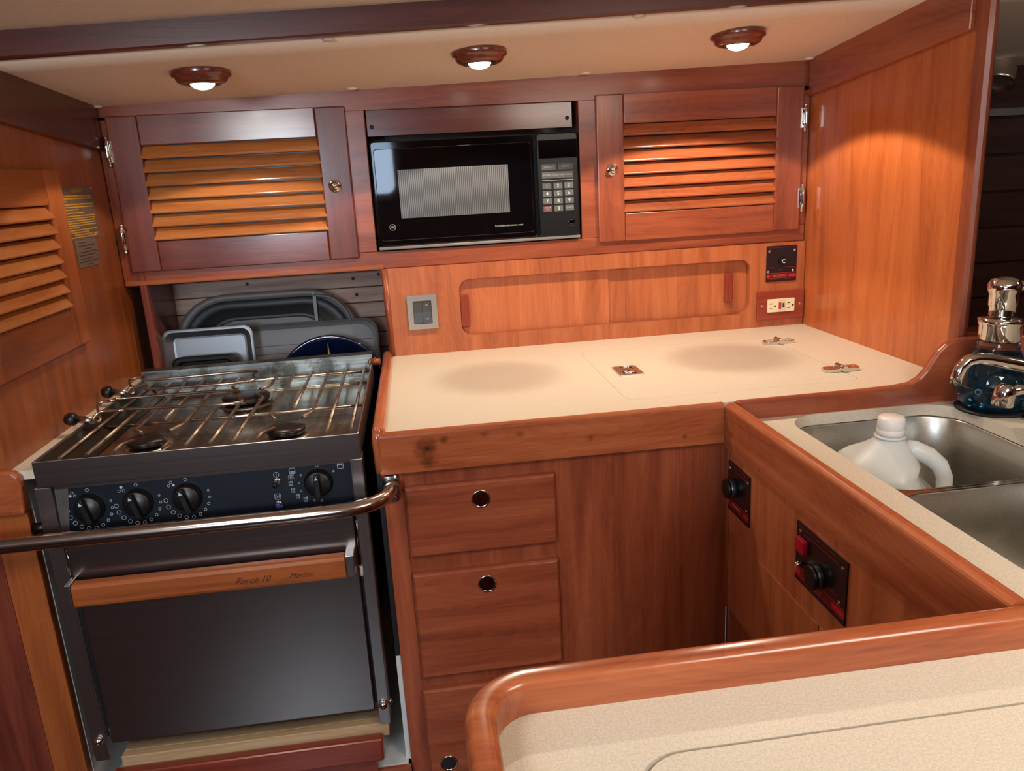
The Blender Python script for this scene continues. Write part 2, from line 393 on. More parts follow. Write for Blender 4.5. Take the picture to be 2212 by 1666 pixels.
# back wall behind stove: battens, every batten a part
bw = struct('wall_back', bx((-1.7, .22, 0), (2.3, .26, 1.56)), wood('dark', 0, .6, 0), 'hull side behind the cabinets')
z = 1.145
while z > .80:
    o = obj('plank', bx((-.56, .2, z-.0385), (.02, .219, z-.0005)), wood('batten', 0, .6, 0), bw, .002, 1)
    z -= .0402
for (x, z_) in ((-.077, 1.088), (-.072, 1.047), (-.012, 1.095), (-.34, 1.093)):
    obj('screw', MB().lathe([(.004, 0), (.004, .0015), (.002, .0015), (.002, .0005)], (x, .2, z_), (0, -1, 0), 10), plain('dark_screw', (40, 34, 32), .4, .7), bw)
# boards on the hull side in the dark cabin beyond the right bulkhead
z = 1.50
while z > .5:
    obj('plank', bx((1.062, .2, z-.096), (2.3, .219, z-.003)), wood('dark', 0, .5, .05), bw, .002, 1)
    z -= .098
sh = thing('shelf', (1.68, .16, .775), 'cherry shelf edge on the dark hull planks behind the soap bottle', 'shelf')
obj('shelf_edge', bx((1.0625, .13, .775), (2.3, .1995, .83)), wood('solid', 0), sh, .006)
obj('rub_strip', bx((1.0625, .193, 1.405), (2.3, .2, 1.425)), plain('grey_strip', (110, 104, 100), .5), bw, .002)

struct('ceiling_cabin', raised(), VINYL, 'cream vinyl ceiling of the cabin in front of the beam')
# ------------------------------------------------------------------ ceiling lamps and caps
def halo_spot(name, loc, power, parent):
    l = D.lights.new(name, 'SPOT'); l.energy = power; l.spot_size = math.radians(126); l.spot_blend = .10; l.shadow_soft_size = .012; l.color = (1, .84, .64)
    l.use_nodes = True; n = l.node_tree.nodes; k = l.node_tree.links; em = n['Emission']
    g = nd(n, 'ShaderNodeNewGeometry'); sx = nd(n, 'ShaderNodeSeparateXYZ'); k.new(g.outputs['Incoming'], sx.inputs[0])
    ab = nd(n, 'ShaderNodeMath', operation='ABSOLUTE'); k.new(sx.outputs['Z'], ab.inputs[0])
    cr = nd(n, 'ShaderNodeValToRGB'); k.new(ab.outputs[0], cr.inputs[0]); cr.color_ramp.interpolation = 'EASE'
    e = cr.color_ramp.elements; e[0].position = .70; e[0].color = (.9,)*3+(1,); e[1].position = .965; e[1].color = (1, 1, 1, 1)
    q = e.new(.992); q.color = (.42,)*3+(1,)
    q = e.new(.45); q.color = (1.3,)*3+(1,)
    k.new(cr.outputs[0], em.inputs['Strength'])
    o = D.objects.new(name, l); COL.objects.link(o); place(o, loc, parent); return o
LAMPS = [(-.270, -.268, 'round wooden ceiling light with greenish bulb, above the left louvered door', 4.2), (.235, -.275, 'round wooden ceiling light above the microwave', 9.5),
         (.738, -.275, 'round wooden ceiling light above the right louvered door', 11.5)]
for (x, y, lab, pw) in LAMPS:
    zc = cz(x, y); t = thing('ceiling_light', (x, y, zc), lab, 'light', 'recessed ceiling lights above the counter')
    obj('ring', MB().lathe([(.052, .003), (.053, -.004), (.051, -.008), (.046, -.010), (.045, -.014), (.042, -.018), (.036, -.021), (.032, -.021), (.026, -.016)], (x, y, zc), (0, 0, 1), 40, cap1=False, cap0=False), wood('deep', 0, .22, .6), t)
    obj('reflector', MB().lathe([(.034, -.0205), (.031, -.022), (.029, -.0205), (.022, -.012), (.012, -.004)], (x, y, zc), (0, 0, 1), 32, cap0=False), plain('lamp_bezel', (70, 48, 38), .2, .8), t)
    obj('bulb', MB().sphere((x, y, zc-.0185), .0215, 20, (1, 1, .55)), plain('lit_bulb_green' if x < 0 else 'lit_bulb', (235, 255, 235) if x < 0 else (255, 246, 230), .3, emis=14), t)
    halo_spot('lamp_light', (x, y, zc-.034), pw, t)
CAPS = [(-.576, .001, 'left corner over the left door'), (-.019, -.012, 'between left door and microwave'), (.497, -.012, 'between microwave and right door'), (1.020, -.012, 'right corner beside the trim'),
        (-.025, -.445, 'at the beam over the microwave'), (.488, -.456, 'at the beam toward the right lamp')]
for x, y, w_ in CAPS:
    x = max(x, -.552); zc = cz(x, y)
    tag(obj('screw_cap', MB().lathe([(.0105, .001), (.0105, -.002), (.008, -.0035), (.001, -.0042)], (x, y, zc), (0, 0, 1), 20), WHITEP), 'small cream screw cap on the ceiling, '+w_, 'cap', 'cream ceiling screw caps')

# ------------------------------------------------------------------ louvered doors
def hinge(parent, x, z0, z1, side):
    g = MB(); zc = (z0+z1)/2; h = (z1-z0)/2
    g.tube([(x, -.002+(-.004 if abs(k) < 4 else 0), zc+h*.78*k/5) for k in range(-5, 6)], .0042, 8)
    g.sphere((x, -.002, z0+.006), .0045, 10); g.sphere((x, -.002, z1-.006), .0045, 10)
    g.box((x-side*.001, -.0005, z0+.012), (x+side*.010, .0075, z1-.012))
    return obj('hinge', g, CHROME, parent)
def louver_door(parent, x0, x1, z0, z1, lx0, lx1, lz0, lz1, knob, fm, sm, hx, side, dark_hinge_stile=False):
    dr = obj('door', bx((x0+.001, .0185, z0+.001), (x1-.001, .0215, z1-.001)), wood('dark', 2, .5, .1), parent)
    for a, b in ((x0, lx0), (lx1, x1)): obj('door_stile', bx((a, 0, z0), (b, .0185, z1)), wood(fm, 2, .28, .45), dr, .0035, 3)
    for a, b in ((lz1, z1), (z0, lz0)):
        obj('door_rail', bx((lx0+.0002, .0006, a), (lx1-.0002, .0185, b)), wood(fm, 0, .28, .45), dr, .002)
    n = 7; pitch = (lz1-lz0)/n
    first = None
    for i in range(n):
        zc = lz0+pitch*(i+.5)
        if first is None:
            M = Matrix.Translation((0, .0085, zc)) @ Matrix.Rotation(math.radians(-37), 4, 'X')
            first = obj('slat', bx((lx0-.004, -.0030, -pitch*.53), (lx1+.004, .0030, pitch*.53), M), wood(sm, 0, .26, .5), dr, .0022, 2)
        else: copy_part(first, (0, 0, pitch*i))
    k = MB().lathe([(.0135, 0), (.0140, .002), (.012, .004), (.009, .0035), (.0085, .006), (.0095, .010), (.0075, .014), (.003, .016), (.0005, .0162)], (knob[0], 0, knob[1]), (0, -1, 0), 24)
    obj('knob', k, CHROME, dr)
    for a, b in ((1.381, 1.449), (1.196, 1.266)): hinge(dr, hx, a, b, side)
    return dr
FY = .009  # face frame plane
wc = thing('wall_cabinet', (.235, .1, 1.128), 'long cherry wall cabinet with two louvered doors and a microwave bay', 'cabinet')
fr = MB()
xa, xb = -.563, 1.038
fr.box((xa, FY, 1.128), (-.560+.018+.012, FY+.02, 1.488))
fr.box((-.52, FY, 1.128), (xb, FY+.02, 1.1675)) ; fr.box((xa, FY, 1.128), (-.52, FY+.02, 1.1675))
fr.box((-.05, FY, 1.1675), (0, FY+.02, 1.478)); fr.box((.481, FY, 1.1675), (.53, FY+.02, 1.478)); fr.box((1.0, FY, 1.1675), (xb, FY+.02, 1.488))
obj('face_frame', fr, wood('solid', 0, .28, .4), wc, .002)
tp = MB().prism([(xa, FY, 1.477), (xb, FY, 1.477), (xb, FY, cz(xb, 0)+.004), (xa, FY, cz(xa, 0)+.004)], (0, .02, 0))
obj('top_rail', tp, wood('solid', 0, .28, .4), wc)
obj('stile_left', bx((xa, FY-.0008, 1.129), (-.53, FY+.01, 1.4795)), wood('solid', 2, .28, .4), wc)
for nm, a in (('bay_side', -.018), ('bay_side', .481)): obj(nm, bx((a, FY+.021, 1.16), (a+.018, .215, 1.50)), wood('deep', 2), wc)
obj('cabinet_floor', bx((xa, FY+.021, 1.128), (xb, .215, 1.146)), wood('solid', 0), wc)
obj('cabinet_lip', bx((xa, FY-.004, 1.126), (.012, FY+.004, 1.138)), wood('rail', 0, .25, .4), wc, .003)
louver_door(wc, -.542, -.041, 1.156, 1.487, -.478, -.107, 1.222, 1.4245, (-.079, 1.319), 'deep', 'slat', -.5455, 1)
louver_door(wc, .520, 1.020, 1.156, 1.487, .585, .953, 1.220, 1.422, (.556, 1.321), 'solid', 'rail', 1.0225, -1)
fp = obj('filler_panel', bx((.002, .026, 1.421), (.470, .036, 1.4775)), wood('deep', 0, .3, .3), wc, .001)
for x in (.013, .458): obj('screw', MB().lathe([(.0048, 0), (.0048, .0012), (.003, .0016)], (x, .026, 1.4415), (0, -1, 0), 12), MATTEB, fp)

# ------------------------------------------------------------------ microwave
mw = thing('microwave', (.24, .1, 1.168), 'black countertop microwave set into the wall cabinet', 'microwave')
obj('body', bx((.006, .012, 1.172), (.474, .2, 1.410)), BLACK, mw, .004)
obj('bottom_trim', bx((.005, .0, 1.1705), (.476, .012, 1.1775)), plain('grey_edge', (120, 120, 120), .4), mw, .002)
dr = obj('door', MB().loft([[(a, y, b) for a, b in rrect(.005+i, .3745-i, 1.178+i, 1.4095-i, .006, 3)] for y, i in ((.012, 0), (.001, 0), (-.002, .003))], smooth=False), GLOSSB, mw)
obj('door_glass', MB().loft([[(a, y, b) for a, b in rrect(.012+i, .366-i, 1.1905+i, 1.3925-i, .006, 3)] for y, i in ((-.0015, 0), (-.0036, .0005), (-.0040, .0015))], smooth=False), plain('black_glass', (3, 5, 8), .035, 0, 1), dr)
def screenmat():
    m, n, l, b = newmat('perforated_screen')
    tc = nd(n, 'ShaderNodeTexCoord'); wv = nd(n, 'ShaderNodeTexWave'); wv.inputs['Scale'].default_value = 72; wv.bands_direction = 'X'; l.new(tc.outputs['Object'], wv.inputs[0])
    cr = nd(n, 'ShaderNodeValToRGB'); e = cr.color_ramp.elements; e[0].color = lin((52, 54, 56)); e[1].color = lin((116, 118, 120)); l.new(wv.outputs['Fac'], cr.inputs[0]); l.new(cr.outputs[0], b.inputs['Base Color'])
    b.inputs['Roughness'].default_value = .3; b.inputs['Coat Weight'].default_value = 1; b.inputs['Coat Roughness'].default_value = .04; return m
obj('window', bx((.062, -.0046, 1.2395), (.311, -.0038, 1.346)), screenmat(), dr)
g = MB().ring((.040, -.0043, 1.221), .0068, .0004, (0, 1, 0), 24, 4)
obj('emblem_ring', g, GPRINT, dr); text('emblem_letters', 'GE', .008, (.040, -.0042, 1.221), 'xz', GPRINT, dr, .3)
text('lettering', 'Turntable microwave oven', .0066, (.3065, -.0042, 1.2098), 'xz', GPRINT, dr, .25, sx=.93)
cp = obj('control_panel', MB().loft([[(a, y, b) for a, b in rrect(.378+i, .4755-i, 1.178+i, 1.4095-i, .006, 3)] for y, i in ((.012, 0), (.001, 0), (-.002, .003))], smooth=False), plain('panel_black', (8, 8, 9), .3), mw)
obj('display', bx((.3835, -.0032, 1.353), (.4725, -.0018, 1.394)), GLOSSB, cp, .0008)
obj('keypad', bx((.3835, -.0028, 1.2295), (.4725, -.0018, 1.3515)), plain('keypad_black', (8, 8, 9), .3), cp, .0004)
def key(x0, x1, z0, z1, s, size, m=KEYG):
    k = obj('key', MB().loft([[(a, y, b) for a, b in rrect(x0, x1, z0, z1, .0012, 2)] for y in (-.0026, -.0036)], smooth=False), m, cp)
    if isinstance(s, tuple):
        for i, q in enumerate(s): text('lettering', q, size, ((x0+x1)/2, -.0038, (z0+z1)/2+.0026-.0050*i), 'xz', GPRINT, k)
    else: text('lettering', s, size, ((x0+x1)/2, -.0038, (z0+z1)/2), 'xz', plain('pale_digit', (214, 212, 204), .5) if len(s) == 1 else GPRINT, k)
key(.389, .4235, 1.328, 1.3415, 'DEFROST', .0056); key(.428, .462, 1.328, 1.3415, 'CLOCK', .0056)
key(.389, .462, 1.3095, 1.324, 'POWER LEVEL/TIME COOK', .0056)
obj('line', bx((.389, -.0034, 1.3045), (.462, -.0026, 1.3055)), GPRINT, cp)
for r_ in range(4):
    for c_ in range(3):
        s = [['1', '2', '3'], ['4', '5', '6'], ['7', '8', '9'], [('CLEAR', 'OFF'), '0', 'START']][r_][c_]
        x0 = .3895+.0258*c_; z1 = 1.299-.0170*r_
        key(x0, x0+.0205, z1-.0132, z1, s, .0105 if isinstance(s, str) and len(s) == 1 else .0052, KEYR if (r_, c_) == (3, 0) else KEYG)
obj('door_button', MB().lathe([(.0095, 0), (.0092, .0016), (.006, .0022), (.001, .0024)], (.455, -.0015, 1.208), (0, -1, 0), 20), GLOSSB, cp)

# ------------------------------------------------------------------ back panel over the counter with sliding doors
bp_ = thing('backsplash_locker', (.53, .03, .92), 'low cherry locker behind the counter with two sliding doors', 'cabinet')
g = MB(); hole_plate(g, (.181, .898, .957, 1.0915), (.012, 1.038, .915, 1.1275), .026, lambda a, b, d: (a, .001+d, b), .016, 8)
obj('panel', g, wood('panel', 2, .36, .2), bp_)
obj('corner_trim', MB().tube([(.0125, .006, .915), (.0125, .006, 1.127)], .0085, 12), wood('solid', 2, .25, .4), bp_)
obj('groove_lip', bx((.195, .006, .949), (.884, .018, .9575)), wood('solid', 0, .25, .4), bp_, .002)
for x0, x1, yy, hx in ((.165, .545, .0175, .1915), (.538, .91, .0225, .8495)):
    sd = obj('sliding_door', bx((x0, yy, .945), (x1, yy+.0048, 1.105)), wood('panel', 2, .36, .2), bp_)
    obj('handle', bx((hx-.0105, yy-.011, .975 if hx < .5 else .986), (hx+.0105, yy, 1.055 if hx < .5 else 1.060)), wood('red', 2, .25, .4), sd, .004, 3)
obj('locker_side', bx((.012, .018, .915), (.024, .2, 1.128)), wood('solid', 2), bp_)
# light switch
ls = thing('light_switch', (.0915, 0, .983), 'double rocker light switch in a satin silver frame', 'switch')
g = MB(); hole_plate(g, (.0705, .1125, .9945, 1.0485), (.0572, .1262, .982, 1.0625), .0015, lambda a, b, d: (a, 0-.007+d, b), .0085, 2)
obj('frame', g, plain('satin_nickel', (176, 170, 162), .3, .8), ls, .001)
for x0, x1, lab in ((.0712, .0912, 0), (.0918, .1118, 1)):
    rk = obj('rocker', MB().prism([(x0, .0, .995), (x0, -.0055, .9955), (x0, -.0030, 1.0215), (x0, -.0045, 1.0478), (x0, 0, 1.048)], (x1-x0, 0, 0)), plain('graphite_plastic', (70, 72, 76), .3), ls)
    if lab:
        for zz, s_ in ((1.0385, 1), (1.0055, -1)): obj('arrow', MB().tube([(.0985, -.0052, zz-.0015*s_), (.1015, -.0052, zz+.0015*s_), (.1045, -.0052, zz-.0015*s_)], .0005, 5), plain('white_mark', (225, 225, 220), .5), rk)

# refrigeration panels (black plates with red print)
def frost_plate(plane, a0, a1, z0, z1, lab, kind):
    """a0..a1 along the reading direction"""
    u, v = BASIS[plane]; nrm = u.cross(v)
    def P(a, b, d=0):
        return (a, -.0005-d, b) if plane == 'xz' else (.600-.0005-d, -a, b)
    def slab(a_, b_, c_, d_, e0, e1): return MB().box(P(a_, c_, e0), P(b_, d_, e1))
    t = thing('refrigeration_panel', P((a0+a1)/2, z0), lab, 'panel', 'black control panels with red print')
    pl = obj('plate', slab(a0, a1, z0, z1, -.0005, .0018), plain('black_plate', (22, 16, 20), .3, 0, .2), t, .0004)
    W = a1-a0; H = z1-z0
    obj('red_band', slab(a0+.001, a1-.001, z0+H*.115, z0+H*.215, .0018, .0020), DRED, pl)
    obj('red_block', slab(a0+W*.76, a1-.0015, z0+H*.125, z0+H*.20, .0020, .0022), RPRINT, pl)
    obj('red_block', slab(a0+.0015, a0+W*.12, z0+H*.125, z0+H*.20, .0020, .0022), RPRINT, pl)
    for f_ in (.235, .095): obj('red_line', slab(a0+.001, a1-.001, z0+H*f_, z0+H*(f_+.010), .0018, .0021), RPRINT, pl)
    text('lettering', 'SEA FROST', H*.085, P(a0+W*.44, z0+H*.163, .0022), plane, plain('salmon_print', (214, 96, 80), .5), pl)
    for f_ in (.065, .95): 
        m_ = MB(); a = a0+W*.06
        while a < a1-W*.1:
            l_ = W*random.uniform(.05, .14); m_.box(P(a, z0+H*f_-.0007, .0018), P(min(a+l_, a1-W*.05), z0+H*f_+.0007, .0021)); a += l_+W*.02
        obj('small_print', m_, DRED, pl)
    for (fa, fb) in ((.09, .86), (.92, .86), (.07, .29), (.89, .29)):
        obj('screw', MB().lathe([(.0034, 0), (.0032, .0010), (.0012, .0014)], P(a0+W*fa, z0+H*fb, .0018), nrm, 12), CHROME, pl)
    if kind == 'dial':
        for q in ((.08, .30, .385), (.62, .98, .385), (.42, .56, .325)):
            obj('small_print', slab(a0+W*q[0], a0+W*q[1], z0+H*q[2], z0+H*q[2]+.0018, .0018, .0021), DRED, pl)
        k = obj('knob', MB().lathe([(.0085, 0), (.0085, .008), (.007, .010)], P(a0+W*.52, z0+H*.575, .0018), nrm, 20), BLACK, t)
        obj('knob_mark', MB().ring(P(a0+W*.52, z0+H*.575, .0122), .0042, .0006, nrm, 14, 5, 40 if plane == 'xz' else 40, 320), plain('white_mark', (225, 225, 220), .5), k)
    if kind in ('thermostat', 'timer'):
        fa, fb = (.30, .52) if kind == 'thermostat' else (.52, .42)
        c = P(a0+W*fa, z0+H*fb, .0018)
        k = obj('knob', MB().lathe([(.0165, 0), (.0165, .010), (.0158, .0105)], c, nrm, 32), plain('knurled_grey', (92, 104, 108), .3, .8), t)
        obj('knob_cap', MB().lathe([(.0168, .010), (.0168, .014), (.0155, .0158)], c, nrm, 32), BLACK, k)
        for q in ((.35, .85, .86), (.6, .85, .35)):
            obj('small_print', slab(a0+W*q[0], a0+W*q[1], z0+H*q[2], z0+H*q[2]+.0015, .0018, .0021), DRED, pl)
    if kind == 'timer':
        obj('rocker', slab(a0+W*.08, a0+W*.26, z0+H*.56, z0+H*.80, .0018, .010), REDPL, t, .002)
        obj('toggle', MB().cyl(P(a0+W*.17, z0+H*.38, .002), P(a0+W*.20, z0+H*.37, .016), .003, 10, .0042), CHROME, t)
    return t
frost_plate('xz', .9375, 1.0155, 1.0325, 1.120, 'black refrigeration plate with small dial, above the outlet', 'dial')
frost_plate('yz-', .604, .693, .7305, .821, 'small black panel with round knob, on the sink cabinet near the corner', 'thermostat')
frost_plate('yz-', .855, .990, .729, .820, 'large black panel with knob and red switch, on the sink cabinet', 'timer')

# outlet
ol = thing('wall_outlet', (.976, 0, .938), 'ivory outlet with red and blue buttons on a wooden plate', 'outlet')
pl = obj('wooden_plate', bx((.915, -.007, .938), (1.037, .001, 1.010)), wood('red', 0, .3, .3), ol, .002)
oc = obj('receptacle', MB().loft([[(a, y, b) for a, b in rrect(.9405+i, 1.0105-i, .9575+i, .9905-i, .002, 2)] for y, i in ((-.006, 0), (-.010, 0), (-.0105, .0006))], smooth=False), IVORY, ol)
obj('centre_block', bx((.9655, -.0112, .9583), (.9865, -.010, .9897)), plain('ivory_centre', (226, 210, 172), .4), oc, .0004)
obj('reset_button', bx((.9685, -.0135, .966), (.9745, -.011, .982)), plain('red_button', (190, 50, 40), .4), oc, .0006)
obj('test_button', bx((.9785, -.0130, .969), (.983, -.011, .980)), plain('blue_button', (30, 60, 120), .4), oc, .0006)
for x0 in (.9425, .9895):
    for zz in (.966, .9785): obj('slot', bx((x0+.002, -.0107, zz), (x0+.0095, -.0098, zz+.0018)), MATTEB, oc)
    obj('ground_hole', MB().lathe([(.0024, 0), (.0024, .0012)], (x0+.0165, -.0097, .973), (0, -1, 0), 12), MATTEB, oc)
for x in (.9275, 1.0255): obj('screw', MB().lathe([(.003, 0), (.0028, .0010), (.001, .0014)], (x, -.007, .974), (0, -1, 0), 12), plain('pale_screw', (190, 170, 150), .35, .6), pl)

# ------------------------------------------------------------------ main counter
ct = thing('countertop', (.53, -.3, .89), 'long cream countertop under the microwave with icebox hatch', 'countertop')
# surface with the hatch cut out
hx0, hx1, hy0, hy1 = .440, .8865, -.523, -.112
g = MB(); hole_plate(g, (hx0, hx1, hy0, hy1), (.010, 1.04, -.5865, .002), .02, lambda a, b, d: (a, b, .920-d), .025, 6)
obj('surface', g, LAM, ct)
obj('hatch_lid', MB().loft([[(a, b, z) for a, b in rrect(hx0+.0009, hx1-.0009, hy0+.0009, hy1-.0009, .019, 6)] for z in (.895, .9199)], smooth=False), LAM, ct)
obj('hatch_gap', MB().loft([[(a, b, z) for a, b in rrect(hx0-.004, hx1+.004, hy0-.004, hy1+.004, .02, 6)] for z in (.89, .8945)], smooth=False), SEAM, ct)
# latch
lt = obj('latch', MB().loft([[(a, b, z) for a, b in rrect(.472+i, .522-i, -.357+i, -.285-i, .004, 3)] for z, i in ((.9199, 0), (.9225, 0), (.9235, .001))], smooth=False), CHROME, ct)
obj('latch_ring', MB().tube([(.483+a, -.345+b, .9245) for a, b in rrect(0, .028, 0, .048, .008, 3)], .0018, 6, closed=True), CHROME, lt)
obj('latch_cup', MB().lathe([(.010, .0), (.010, .0012), (.0085, .0012), (.007, .0004)], (.490, -.322, .9232), (0, 0, 1), 20), DULLCH, lt)
for a in (.476, .518):
    for b in (-.352, -.290): obj('screw', MB().lathe([(.0022, 0), (.0018, .0008)], (a, b, .9234), (0, 0, 1), 8), CHROME, lt)
def counter_hinge(y):
    x = hx1; g = MB()
    for s in (-1, 1):
        pts = [(x+s*.003, y-.011), (x+s*.030, y-.011), (x+s*.036, y-.004), (x+s*.036, y+.008), (x+s*.030, y+.013), (x+s*.003, y+.013)]
        g.prism([(a, b, .920) for a, b in pts], (0, 0, .0075))
    h = obj('hinge', g, CHROME, ct, .001)
    obj('hinge_pin', MB().cyl((x, y-.0165, .927), (x, y+.0165, .927), .0058, 12), CHROME, h)
    for s in (-1, 1):
        for q in ((.012, -.004), (.012, .007), (.026, .002)): obj('screw', MB().lathe([(.0025, 0), (.002, .0009)], (x+s*q[0], y+q[1], .9275), (0, 0, 1), 8), DULLCH, h)
counter_hinge(-.186); counter_hinge(-.452)
def rail_prof(y0, y1, z0, z1, r):
    """cross-section with two rounded top edges"""
    out = [(y0, z0)]
    for i in range(5):
        t = math.radians(180-22.5*i); out.append((y0+r+r*math.cos(t), z1-r+r*math.sin(t)))
    for i in range(5):
        t = math.radians(90-22.5*i); out.append((y1-r+r*math.cos(t), z1-r+r*math.sin(t)))
    out.append((y1, z0)); return out
# front fiddle rail (runs along x)
L = [[(x, a, b) for a, b in rail_prof(-.604, -.586, .853, .9235, .007)] for x in (-.002, .5892)]
g = MB().loft(L, smooth=False)
obj('front_rail', g, wood('rail', 0, .25, .5, knots=((-.215, -.009, .004, .018, 1), (-.215, -.009, -.02, .012, .8), (-.188, -.009, .016, .008, .8), (-.12, -.009, .02, .007, .6), (-.06, -.009, .014, .006, .5), (.06, -.009, -.004, .006, .5), (.225, -.009, -.018, .0045, .6))), ct)
L = [[(a, y, b) for a, b in rail_prof(-.010, .0115, .85, .932, .008)] for y in (-.592, -.3, -.02, .012)]
for p_ in range(len(L[0])): pass
g = MB().loft(L, smooth=False)
obj('left_rail', g, wood('rail', 1, .25, .5), ct, .003)
obj('rail_corner', MB().lathe([(.004, .0), (.009, .003), (.0095, .06), (.006, .0735), (.001, .075)], (-.0015, -.5955, .856), (0, 0, 1), 16), wood('rail', 2, .25, .5), ct)

# ------------------------------------------------------------------ base cabinet with drawers
bc = thing('base_cabinet', (.3, -.3, 0), 'cherry base cabinet under the counter with stacked drawers', 'cabinet')
obj('carcass', bx((.004, -.588, .0), (.5995, -.02, .849)), wood('solid', 2, .32, .3), bc)
obj('carcass_top', bx((.012, -.585, .8495), (.5885, -.02, .8885)), wood('solid', 2, .32, .3), bc)
obj('left_stile', bx((-.001, -.5895, .0), (.032, -.5885, .849)), wood('solid', 2, .3, .3), bc, .0015)
def drawer(name, x0, x1, z0, z1, kx, kz):
    d = obj(name, MB().loft([[(a, y, b) for a, b in rrect(x0+i, x1-i, z0+i, z1-i, .0015, 2)] for y, i in ((-.588, 0), (-.598, 0), (-.602, .0035))], smooth=False), wood('solid', 0, .3, .3), bc, .001)
    obj('pull_ring', MB().lathe([(.0165, -.0005), (.0165, .0012), (.0150, .0020), (.0130, .0008), (.0128, -.001)], (kx, -.602, kz), (0, -1, 0), 28, cap0=False, cap1=False), CHROME, d)
    obj('pull_cup', MB().lathe([(.0131, .0006), (.011, -.0004), (.006, -.0012), (.0005, -.0014)], (kx, -.6025, kz), (0, -1, 0), 28), plain('dark_chrome', (120, 112, 108), .05, 1), d)
drawer('drawer', .034, .2905, .6955, .8245, .161, .793)
drawer('drawer', .034, .2905, .4565, .6630, .162, .632)
drawer('cabinet_door', .032, .2905, .12, .4305, .068, .272)

# ------------------------------------------------------------------ left bulkhead locker door
ld = thing('locker_door', (BL, -.41, 1.05), 'louvered cherry locker door on the left bulkhead', 'door')
y0, y1, z0, z1 = -.62, -.250, 1.054, 1.374
X0, X1 = BL+.0005, BL+.014
for a, b in ((-.315, y1), (-.612, -.585)): obj('door_stile', bx((X0, a, z0), (X1, b, z1)), wood('bulk', 2, .3, .3), ld, .003)
for a, b in ((1.313, z1), (z0, 1.128)): obj('door_rail', bx((X0, -.585, a), (X1-.0005, -.315, b)), wood('bulk', 1, .3, .3), ld, .002)
pitch = (1.313-1.128)/7; first = None
for i in range(7):
    if first is None:
        M = Matrix.Translation((BL+.0095, -.45, 1.128+pitch*.5)) @ Matrix.Rotation(math.radians(-38), 4, 'Y')
        first = obj('slat', bx((-.0028, -.137, -pitch*.52), (.0028, .137, pitch*.52), M), wood('slat', 1, .28, .4), ld, .002)
    else: copy_part(first, (0, 0, pitch*i))
obj('backing', bx((BL+.0002, -.59, 1.12), (BL+.0015, -.312, 1.32)), wood('dark', 1, .6, 0), ld)
# plaques
cpq = thing('caution_plaque', (BL, -.165, 1.243), 'brown caution plate with ochre print on the left bulkhead', 'sign')
pl = obj('plate', bx((BL, -.246, 1.2435), (BL+.002, -.080, 1.3465)), BRONZE, cpq)
text('lettering', 'CAUTION', .0115, (BL+.0024, -.158, 1.3375), 'yz+', YPRINT, pl)
rows = [(1.3275, 0, 1), (1.3225, 0, 1), (1.3175, 0, .16), (1.3115, 0, 1), (1.3065, 0, 1), (1.3015, 0, .5), (1.2955, 0, .66), (1.2895, 0, 1), (1.2850, 0, 1), (1.2805, 0, 1), (1.2760, 0, 1), (1.2715, 0, 1), (1.2675, 0, .4), (1.2625, 0, 1), (1.2580, 0, .7), (1.2535, .22, .8), (1.2490, .05, .93)]
m_ = MB()
for z, a, b in rows:
    y = -.238+.148*a; e = -.238+.148*b
    while y < e:
        l_ = random.uniform(.004, .012); m_.box((BL+.002, y, z-.0011), (BL+.0022, min(y+l_, e), z+.0011)); y += l_+.0016
obj('small_print', m_, YPRINT, pl)
obj('logo', MB().prism([(BL+.002, -.112, 1.2545), (BL+.002, -.090, 1.2545), (BL+.002, -.094, 1.2485), (BL+.002, -.100, 1.2515), (BL+.002, -.106, 1.2465)], (.0003, 0, 0)), YPRINT, pl)
for y in (-.241, -.085):
    for z in (1.2480, 1.3420): obj('screw', MB().lathe([(.0026, 0), (.0018, .0012)], (BL+.002, y, z), (1, 0, 0), 10), CHROME, pl)
ip = thing('notice_plaque', (BL, -.158, 1.19), 'small grey metal notice plate below the caution plate', 'sign')
pl = obj('plate', bx((BL, -.211, 1.190), (BL+.0016, -.106, 1.246)), TINPL, ip)
m_ = MB()
for z, a, b in ((1.2375, .15, .5), (1.2310, .1, .92), (1.2250, .3, .72), (1.2190, .15, .97), (1.2130, .1, .85), (1.2065, .1, .75), (1.2005, .05, .97), (1.1945, .4, .62)):
    y = -.208+.10*a; e = -.208+.10*b
    while y < e:
        l_ = random.uniform(.004, .011); m_.box((BL+.0016, y, z-.0012), (BL+.0018, min(y+l_, e), z+.0012)); y += l_+.0016
obj('small_print', m_, plain('dark_print', (60, 52, 46), .6), pl)
for y, z in ((-.206, 1.216), (-.111, 1.222)): obj('screw', MB().lathe([(.0026, 0), (.0018, .0012)], (BL+.0016, y, z), (1, 0, 0), 10), CHROME, pl)

# ------------------------------------------------------------------ niche for the stove
nl = thing('stove_recess', (-.27, -.3, .283), 'white gelcoat lined recess that holds the stove', 'recess')
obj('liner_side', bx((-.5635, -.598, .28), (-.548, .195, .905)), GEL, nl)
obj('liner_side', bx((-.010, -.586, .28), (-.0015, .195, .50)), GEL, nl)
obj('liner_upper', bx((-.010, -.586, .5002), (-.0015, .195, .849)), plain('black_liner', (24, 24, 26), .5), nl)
obj('liner_floor', bx((-.548, -.598, .272), (-.006, .195, .283)), GEL, nl)
obj('front_sill', bx((-.56, -.606, .0), (-.0012, -.600, .281)), wood('solid', 0), nl)
obj('partition_stile', bx((-.532, .002, .90), (-.516, .02, 1.1275)), wood('deep', 2), nl, .003)  # darker wood tone stands in for the shade on this stile
obj('partition', bx((-.5315, .02, .70), (-.520, .2, 1.1275)), wood('maroon', 2), nl)  # shade inside the niche put into the wood tone
